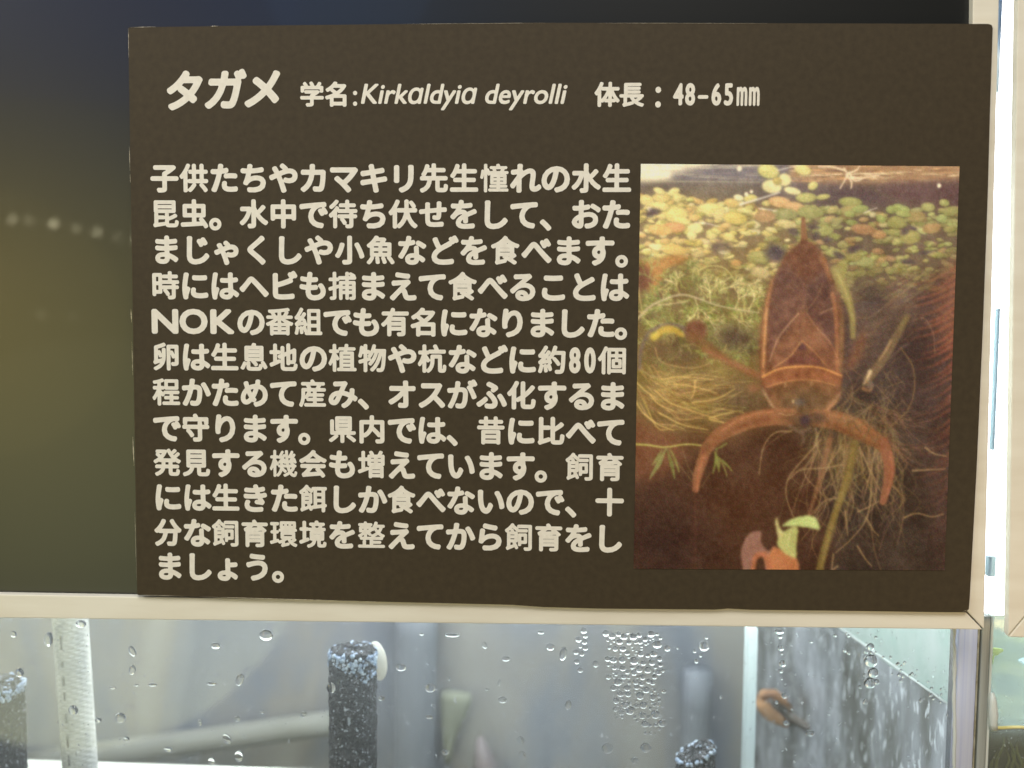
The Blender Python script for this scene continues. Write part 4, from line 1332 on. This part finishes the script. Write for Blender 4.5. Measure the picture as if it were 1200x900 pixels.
M['mark'] = mottled('grey_hose_print', (128, 124, 118), (160, 156, 150), scale=500, rough=.6)
for py0, py1 in ((738, 754), (768, 774), (784, 796), (803, 812), (827, 838), (852, 867), (876, 888)):
    f = lambda py: h0 + ax * (L * (py - 690) / 225.0) + Vector((-.0008, -R0 * 1.035, 0))
    pts = [f(py0 + (py1 - py0) * k / 6) for k in range(7)]
    bmx = tube_bm(pts, [.0003 + .0005 * random.random() for _ in pts], 8)
    for v in bmx.verts:
        v.co.y = pts[0].y + (v.co.y - pts[0].y) * .15
    from_bm('printed_mark', bmx, M['mark'], hose, True)

# ledge that the hose runs to
a, b = V3(18, 888.5, .09), V3(436, 902.5, .09)
bmx = prism_bm([(a.x, a.z - .02), (b.x, b.z - .02), (b.x, b.z), (a.x, a.z)], .072, .09, .001)
M['ledge'] = mottled('ivory_ledge', (226, 226, 212), (242, 242, 232), scale=60, rough=.4)
tag(from_bm('ledge', bmx, M['ledge']), 'ivory white ledge along the bottom edge behind the hose', 'ledge')

# ------------------------------------------------------------------ blurred things at the back of the tank
M['bluepipe'] = ramp3('slate_blue_plastic', [(122, 126, 136), (134, 137, 144)], [.35, .65], 25, (1, 1, .4), rough=.5)
M['palepipe'] = ramp3('pale_blue_plastic', [(146, 152, 166), (162, 168, 180)], [.35, .65], 30, (.4, 1, 1), rough=.4)
def pipe(name, p0, p1, y, rpx, mat, label, cat='pipe', n=12, parent=None):
    A_, B_ = V3(*p0, y), V3(*p1, y)
    r = V3(p0[0] + rpx, p0[1], y).x - A_.x
    pts = [A_ + (B_ - A_) * k / 8 for k in range(9)]
    return tag(from_bm(name, tube_bm(pts, [r] * 9, 20), mat, parent, True), label, cat)
pipe('plastic_pipe', (488, 690), (483, 1100), .315, 25, M['bluepipe'], 'blurred slate grey upright pipe between middle sponge and yellow leaf')
pipe('plastic_pipe', (818, 785), (815, 1100), .31, 17, M['bluepipe'], 'blurred slate grey upright pipe behind the ribbed sponge')
M['olive'] = mottled('olive_stick', (140, 139, 130), (146, 145, 137), scale=40, rough=.6)
pipe('bamboo_stick', (20, 897), (400, 846), .31, 14, M['olive'], 'blurred olive stick slanting behind the hose above the white ledge', 'stick')
M['yleaf'] = mottled('yellow_leaf', (134, 136, 118), (142, 144, 126), scale=60, rough=.5)
pts = [V3(525, 895, .318), V3(525, 880, .318), V3(526, 868, .318), V3(528, 852, .318), V3(532, 836, .318), V3(534, 822, .318), V3(535, 811, .318)]
bmx = tube_bm(pts, [.002, .003, .0042, .0066, .0092, .0112, .0104], 16)
for v in bmx.verts:
    v.co.y = .318 + (v.co.y - .318) * .3
tag(from_bm('leaf', bmx, M['yleaf'], None, True), 'blurred yellow-green leaf in the tank right of the middle sponge', 'leaf')
M['red'] = mottled('red_shape', (138, 126, 128), (142, 130, 131), scale=60, rough=.5)
bmx = tube_bm([V3(575, 935, .318), V3(571, 905, .318), V3(566, 885, .318), V3(562, 864, .318)], [.011, .0092, .006, .002], 18)
tag(from_bm('pointed_shell', bmx, M['red'], None, True), 'blurred red pointed shape at the bottom, right of the yellow leaf', 'shell')
# orange driftwood near the back corner
M['wood'] = ramp3('orange_driftwood', [(140, 100, 72), (192, 146, 104), (212, 168, 124)], [.3, .5, .7], 90, (1, 1, 1), rough=.6, bump=.4)
M['darkwood'] = mottled('dark_driftwood', (88, 82, 76), (112, 104, 96), scale=90, rough=.7)
dw = thing('driftwood', 'orange forked driftwood with a dark stem beside the white upright strip', 'driftwood', V3(905, 835, .2))
WD_ = .232
from_bm('branch', tube_bm([V3(889, 818, WD_), V3(894, 826, WD_), V3(901, 836, WD_), V3(912, 843, WD_), V3(923, 850, WD_)], [.0026, .0044, .0042, .0034, .0018], 12), M['wood'], dw, True)
from_bm('branch', tube_bm([V3(890, 820, WD_), V3(896, 814, WD_), V3(908, 814, WD_), V3(918, 821, WD_), V3(927, 831, WD_)], [.0028, .0034, .0031, .0024, .0013], 12), M['wood'], dw, True)
from_bm('stem', tube_bm([V3(906, 824, .235), V3(928, 840, .235), V3(950, 852, .2), V3(985, 868, .17), V3(1010, 886, .14)], [.003, .004, .0032, .0026, .002], 12), M['darkwood'], dw, True)

# ------------------------------------------------------------------ water droplets on the front pane
m = bpy.data.materials.new('water_drop')
m.use_nodes = True
p = m.node_tree.nodes['Principled BSDF']
p.inputs['Base Color'].default_value = (1, 1, 1, 1)
p.inputs['Roughness'].default_value = 0.02
p.inputs['IOR'].default_value = 1.34
p.inputs['Transmission Weight'].default_value = 1.0
M['drop'] = m
def drop_mesh(name, squash):
    bm = bmesh.new()
    rings = []
    for i in range(7):
        t = i / 6 * math.pi / 2
        r, d = math.cos(t), -math.sin(t) * squash
        if i == 6:
            break
        rings.append([bm.verts.new((r * math.cos(a), d, r * math.sin(a))) for a in [2 * math.pi * k / 20 for k in range(20)]])
    tip = bm.verts.new((0, -squash, 0))
    for A_, B_ in zip(rings, rings[1:]):
        for k in range(20):
            bm.faces.new((A_[k], A_[(k + 1) % 20], B_[(k + 1) % 20], B_[k]))
    for k in range(20):
        bm.faces.new((rings[-1][k], rings[-1][(k + 1) % 20], tip))
    bm.faces.new(rings[0][::-1])
    bmesh.ops.recalc_face_normals(bm, faces=bm.faces)
    me = bpy.data.meshes.new(name)
    bm.to_mesh(me)
    bm.free()
    me.materials.append(M['drop'])
    for pl in me.polygons:
        pl.use_smooth = len(pl.vertices) < 20
    return me
DM = [drop_mesh('water_droplet', s) for s in (.72, .3, .5)]
R_ = random.Random(4)
def droplet(px, py, r, label, group=None, k=0, sx=1.0, sz=1.0, rot=0.0):
    o = bpy.data.objects.new('water_droplet', DM[k])
    q = V3(px, py, G0 - .0001)
    s = r * (q - CAM_LOC).length / FPX * 1.02
    o.location = q
    o.scale = (s * sx, s, s * sz)
    o.rotation_euler = (0, rot, 0)
    COL.objects.link(o)
    tag(o, label, 'water droplet', group)
    return o
CL = 'small round water droplet in the dense patch on the glass below the photo print'
cluster = [(710,742,4),(717,745,4),(725,743,3),(731,746,4),(742,746,4),(749,744,3),(756,749,3),(763,743,4),(770,743,2),(714,759,2),(721,760,3),(730,760,3.5),(726,752,3.5),(737,753,3),(750,752,3),(770,755,5),
 (735,765,3),(751,766,3.5),(766,766,4),(759,768,2.5),(712,772,3),(719,773,4),(729,773,4),(743,774,4.5),(754,777,3),(764,776,3.5),(773,772,3),(713,779,2),(720,782,3),(730,783,3.5),(741,782,2.5),(749,784,4),
 (759,785,4),(774,779,2.5),(768,782,2),(722,790,2),(735,787,3),(743,788,3.5),(772,788,3),(777,786,2),(713,793,3),(731,793,3),(753,793,3.5),(767,793,3),(760,798,3),(724,799,4.5),(719,806,3.5),(735,806,3.5),
 (745,799,3),(752,801,3),(765,800,3),(757,808,4),(746,805,3),(727,813,3.5),(736,813,3.5),(750,815,4.5),(765,817,3.5),(778,810,2.5),(722,821,3.5),(733,826,4),(738,832,5.5),(754,826,4),(746,827,2.5),(721,831,2.5),
 (728,835,3),(753,838,4),(768,837,4.5),(744,840,2),(760,840,2),(723,841,1.5),(729,840,2),(756,848,4),(769,849,2.5),(776,847,4.5),(762,850,2),(773,854,1.8),(757,859,2),(763,859,2),(768,860,1.3),(747,844,1.5)]
tries = 0
while len(cluster) < 128 and tries < 9000:
    tries += 1
    y = R_.uniform(741, 838)
    t = (y - 741) / 97
    x = R_.uniform(709 + 12 * t, 776 - 4 * t)
    r = R_.uniform(1.1, 2.1)
    if all(math.hypot(x - a, y - b) > r + c + .3 for a, b, c in cluster):
        cluster.append((x, y, r))
for x, y, r in cluster:
    droplet(x, y, r, CL, 'droplets in the dense patch', 0, sx=R_.uniform(.95, 1.1), sz=R_.uniform(.85, 1.02))
CL2 = 'small water droplet in the narrow upright file just left of the dense patch'
for x, y, r in [(678,749,3.5),(686,745,2.8),(685,752,3),(680,757.5,2),(686,759,3),(675,764,3),(682,766,2.8),(676,775,3),(680,785,3),(684,739,3.5)]:
    droplet(x, y, r, CL2, 'droplets in the file left of the dense patch', 0)
CL3 = 'small water droplet in the upright row just right of the white upright strip'
for x, y, r in [(914,746,2.5),(915,759,3.5),(916,766,1.5),(917,777,4),(915,786,2.5),(916,795,1.5),(919,815,3),(910,823,2)]:
    droplet(x, y, r, CL3, 'droplets in the row right of the upright strip', 0)
CL4 = 'water droplet in the small knot on the grey algae-streaked side wall'
for x, y, r in [(1020,774,7),(1023,788,5.5),(1019,800,6),(1027,799,3),(1014,822,3),(1020,758,4),(1008,805,2),(1013,791,1.5)]:
    droplet(x, y, r, CL4, 'droplets in the knot on the side wall', 0)
CL5 = 'tiny water droplet beside the large droplet under the lower right of the photo print'
for x, y, r in [(814,763,2),(821,768,2),(816,774.5,2.5),(828,747,2)]:
    droplet(x, y, r, CL5, 'tiny droplets beside the large one', 0)
# loose droplets: x, y, radius, flat?, sx, sz, rotation, where
loose = [(57, 749, 7, 0, .8, 1.3, .1, 'long droplet on the left edge of the hose, near its top'), (95, 731, 6, 0, 1.1, .8, 0, 'droplet touching the cream rail at the top of the hose'),
 (16, 743, 4, 1, 1, 1, 0, 'faint droplet under the rail, left of the hose'), (23, 788, 5.5, 0, 1, 1, 0, 'droplet at the frothy top of the left-edge sponge'),
 (86, 832, 6, 0, 1, 1, 0, 'round droplet in the middle of the white hose'), (67, 847, 1.5, 0, 1, 1, 0, 'tiny droplet on the left edge of the hose, low down'),
 (115, 844, 4.2, 0, 1, .8, 0, 'droplet just right of the hose, low down'), (155, 785, 5.5, 1, .8, 1.1, .25, 'oval ring-like droplet upper right of the hose'),
 (141, 841, 7, 1, 1, .9, 0, 'large faint droplet right of the hose, above the olive stick'), (148, 866, 4, 0, 1, .8, 0, 'droplet over the olive stick right of the hose'),
 (155, 763, 6, 1, .7, 1.2, -.5, 'tilted streak-like droplet under the rail right of the hose'), (132, 806, 3.6, 0, 1.2, .4, 0, 'flat sliver droplet nearest to the right edge of the hose'),
 (160, 803, 2.4, 0, 1.2, .5, 0, 'tiny flat droplet between two flat sliver droplets'), (179, 802.5, 4.6, 0, 1.2, .4, 0, 'wider flat sliver droplet to the right of the hose'),
 (253, 756.5, 6.2, 0, 1, .7, 0, 'half-round droplet alone under the rail, left of the largest droplet'), (312, 744, 9, 0, 1, .85, 0, 'largest droplet under the rail between the hose and middle sponge'),
 (248, 801, 6, 0, 1.1, .35, 0, 'flat droplet below the half-round one, left of the tilted bright oval'), (281, 796.5, 7, 1, .75, 1.15, .35, 'tilted bright oval droplet left of the middle sponge'),
 (278, 842, 4, 1, 1, .9, 0, 'faint droplet below the tilted bright oval one'), (307, 834.5, 2.6, 0, 1.2, .6, 0, 'tiny droplet halfway between tilted oval droplet and sponge'),
 (356, 837, 4, 1, 1, 1, 0, 'small faint droplet just left of the middle sponge'), (266, 866, 6.5, 1, .8, 1.1, -.5, 'pale double droplet above the ledge'),
 (280, 886, 7, 1, .8, 1.1, 0, 'ring-like droplet just above the right part of the ledge'), (234, 847, 4, 1, .8, 1.1, 0, 'small faint droplet left of the pale double droplet'),
 (197, 878, 5.5, 0, 1, .6, 0, 'crescent droplet above the middle of the ledge'), (248, 892, 5, 1, .9, 1, 0, 'pale droplet cut by the top of the ledge'),
 (388, 806, 7, 1, .9, 1, 0, 'droplet on the left edge of the middle sponge'), (447, 818, 4.4, 0, 1, .8, 0, 'droplet on the right edge of the middle sponge'),
 (470, 782, 7, 1, 1, .7, 0, 'wide faint droplet right of the ivory plug'), (504, 806, 7, 1, 1, .85, 0, 'ring-like droplet on the upright blurred grey pipe'),
 (503, 840, 4.6, 0, 1, .6, 0, 'crescent droplet low on the upright blurred grey pipe'), (522, 881, 5.5, 0, 1, .65, 0, 'crescent droplet under the blurred yellow leaf'),
 (530, 744, 9, 0, 1.1, .3, 0, 'wide flat droplet under the rail above the yellow leaf'), (568, 756, 4.4, 1, .8, 1.1, -.3, 'dark tilted droplet under the rail right of the yellow leaf'),
 (593, 772, 5.6, 1, 1, .6, 0, 'wide faint droplet under the rail, left of the tall dark droplet'), (589, 820, 5.8, 0, 1, .75, 0, 'ring-like droplet between the yellow leaf and dense patch'),
 (585, 800, 4, 1, .5, 1.2, .2, 'thin upright droplet above a ring-like droplet'), (571, 808, 2.4, 0, 1.2, .5, 0, 'tiny flat droplet beside a thin upright droplet'),
 (666, 826, 5.4, 0, .7, 1.2, .15, 'tall droplet left of the foot of the dense patch'), (645, 758, 5.4, 0, 1, .95, 0, 'round ring droplet beside the tall dark droplet under the rail'),
 (660, 766, 8, 0, .6, 1.2, .2, 'tall dark droplet under the rail, left of the droplet file'), (634, 741, 4, 0, 1.1, .6, 0, 'small droplet touching the rail above the round ring droplet'),
 (494, 743, 2.6, 0, 1.2, .7, 0, 'tiny glint droplet under the rail over the upright grey pipe'), (526, 795, 3, 1, 1, 1, 0, 'tiny droplet above the blurred yellow leaf'),
 (610, 868, 5.2, 1, .9, 1.1, 0, 'faint oval droplet right of the red pointed shape'), (612, 885, 5.2, 1, 1, 1, 0, 'faint round droplet low down, right of the red pointed shape'),
 (698, 778, 4.2, 0, .9, 1.1, 0, 'lone ring droplet between the file and the dense patch'), (782, 759.5, 4.2, 0, 1, 1, 0, 'ring droplet just right of the upper dense patch'),
 (825, 757, 7, 0, 1, 1, 0, 'large round droplet between the dense patch and white upright strip'), (712, 877, 7.4, 1, 1, .95, 0, 'large faint droplet below the dense patch, left one of a pair'),
 (757, 876, 7.2, 1, 1, .9, 0, 'large faint droplet below the dense patch, right one of a pair'), (744, 891, 4.8, 0, 1, .9, 0, 'bright droplet below the dense patch near the bottom edge'),
 (845, 817, 2.2, 0, 1, 1, 0, 'tiny droplet left of the white upright strip'), (794, 759.5, 1.6, 0, 1, 1, 0, 'tiny droplet right of the ring droplet beside the dense patch'),
 (913, 740, 6, 0, 1.1, .6, 0, 'droplet touching the rail right of the white upright strip'), (921, 847, 3.6, 0, 1, .9, 0, 'droplet at the lower fork of the orange driftwood'),
 (949, 859, 5.6, 0, 1.1, .7, 0, 'crescent droplet on the dark stem of the driftwood'), (950, 752, 2.4, 0, 1.2, .7, 0, 'tiny droplet at the upper left of the algae film')]
for x, y, r, k, sx, sz, rot, lab in loose:
    droplet(x, y, r * .82, lab, None, 1 if k else 2, sx, sz, rot)

CL6 = 'tiny water droplet sparkling along the bright slanted waterline of the side wall'
WLp = [(1115, 829), (1084, 807), (1050, 783), (1010, 754), (985, 738)]
for k in range(44):
    t = R_.random() * 3.999
    a, b = WLp[int(t)], WLp[int(t) + 1]
    u = t - int(t)
    x, y = a[0] + (b[0] - a[0]) * u + R_.gauss(0, 6), a[1] + (b[1] - a[1]) * u + R_.gauss(0, 9)
    if y > 741 and x < 1112:
        droplet(x, y, R_.uniform(1.0, 2.3), CL6, 'tiny droplets along the slanted waterline', 0, sx=R_.uniform(.7, 1.2), sz=R_.uniform(.8, 1.3))
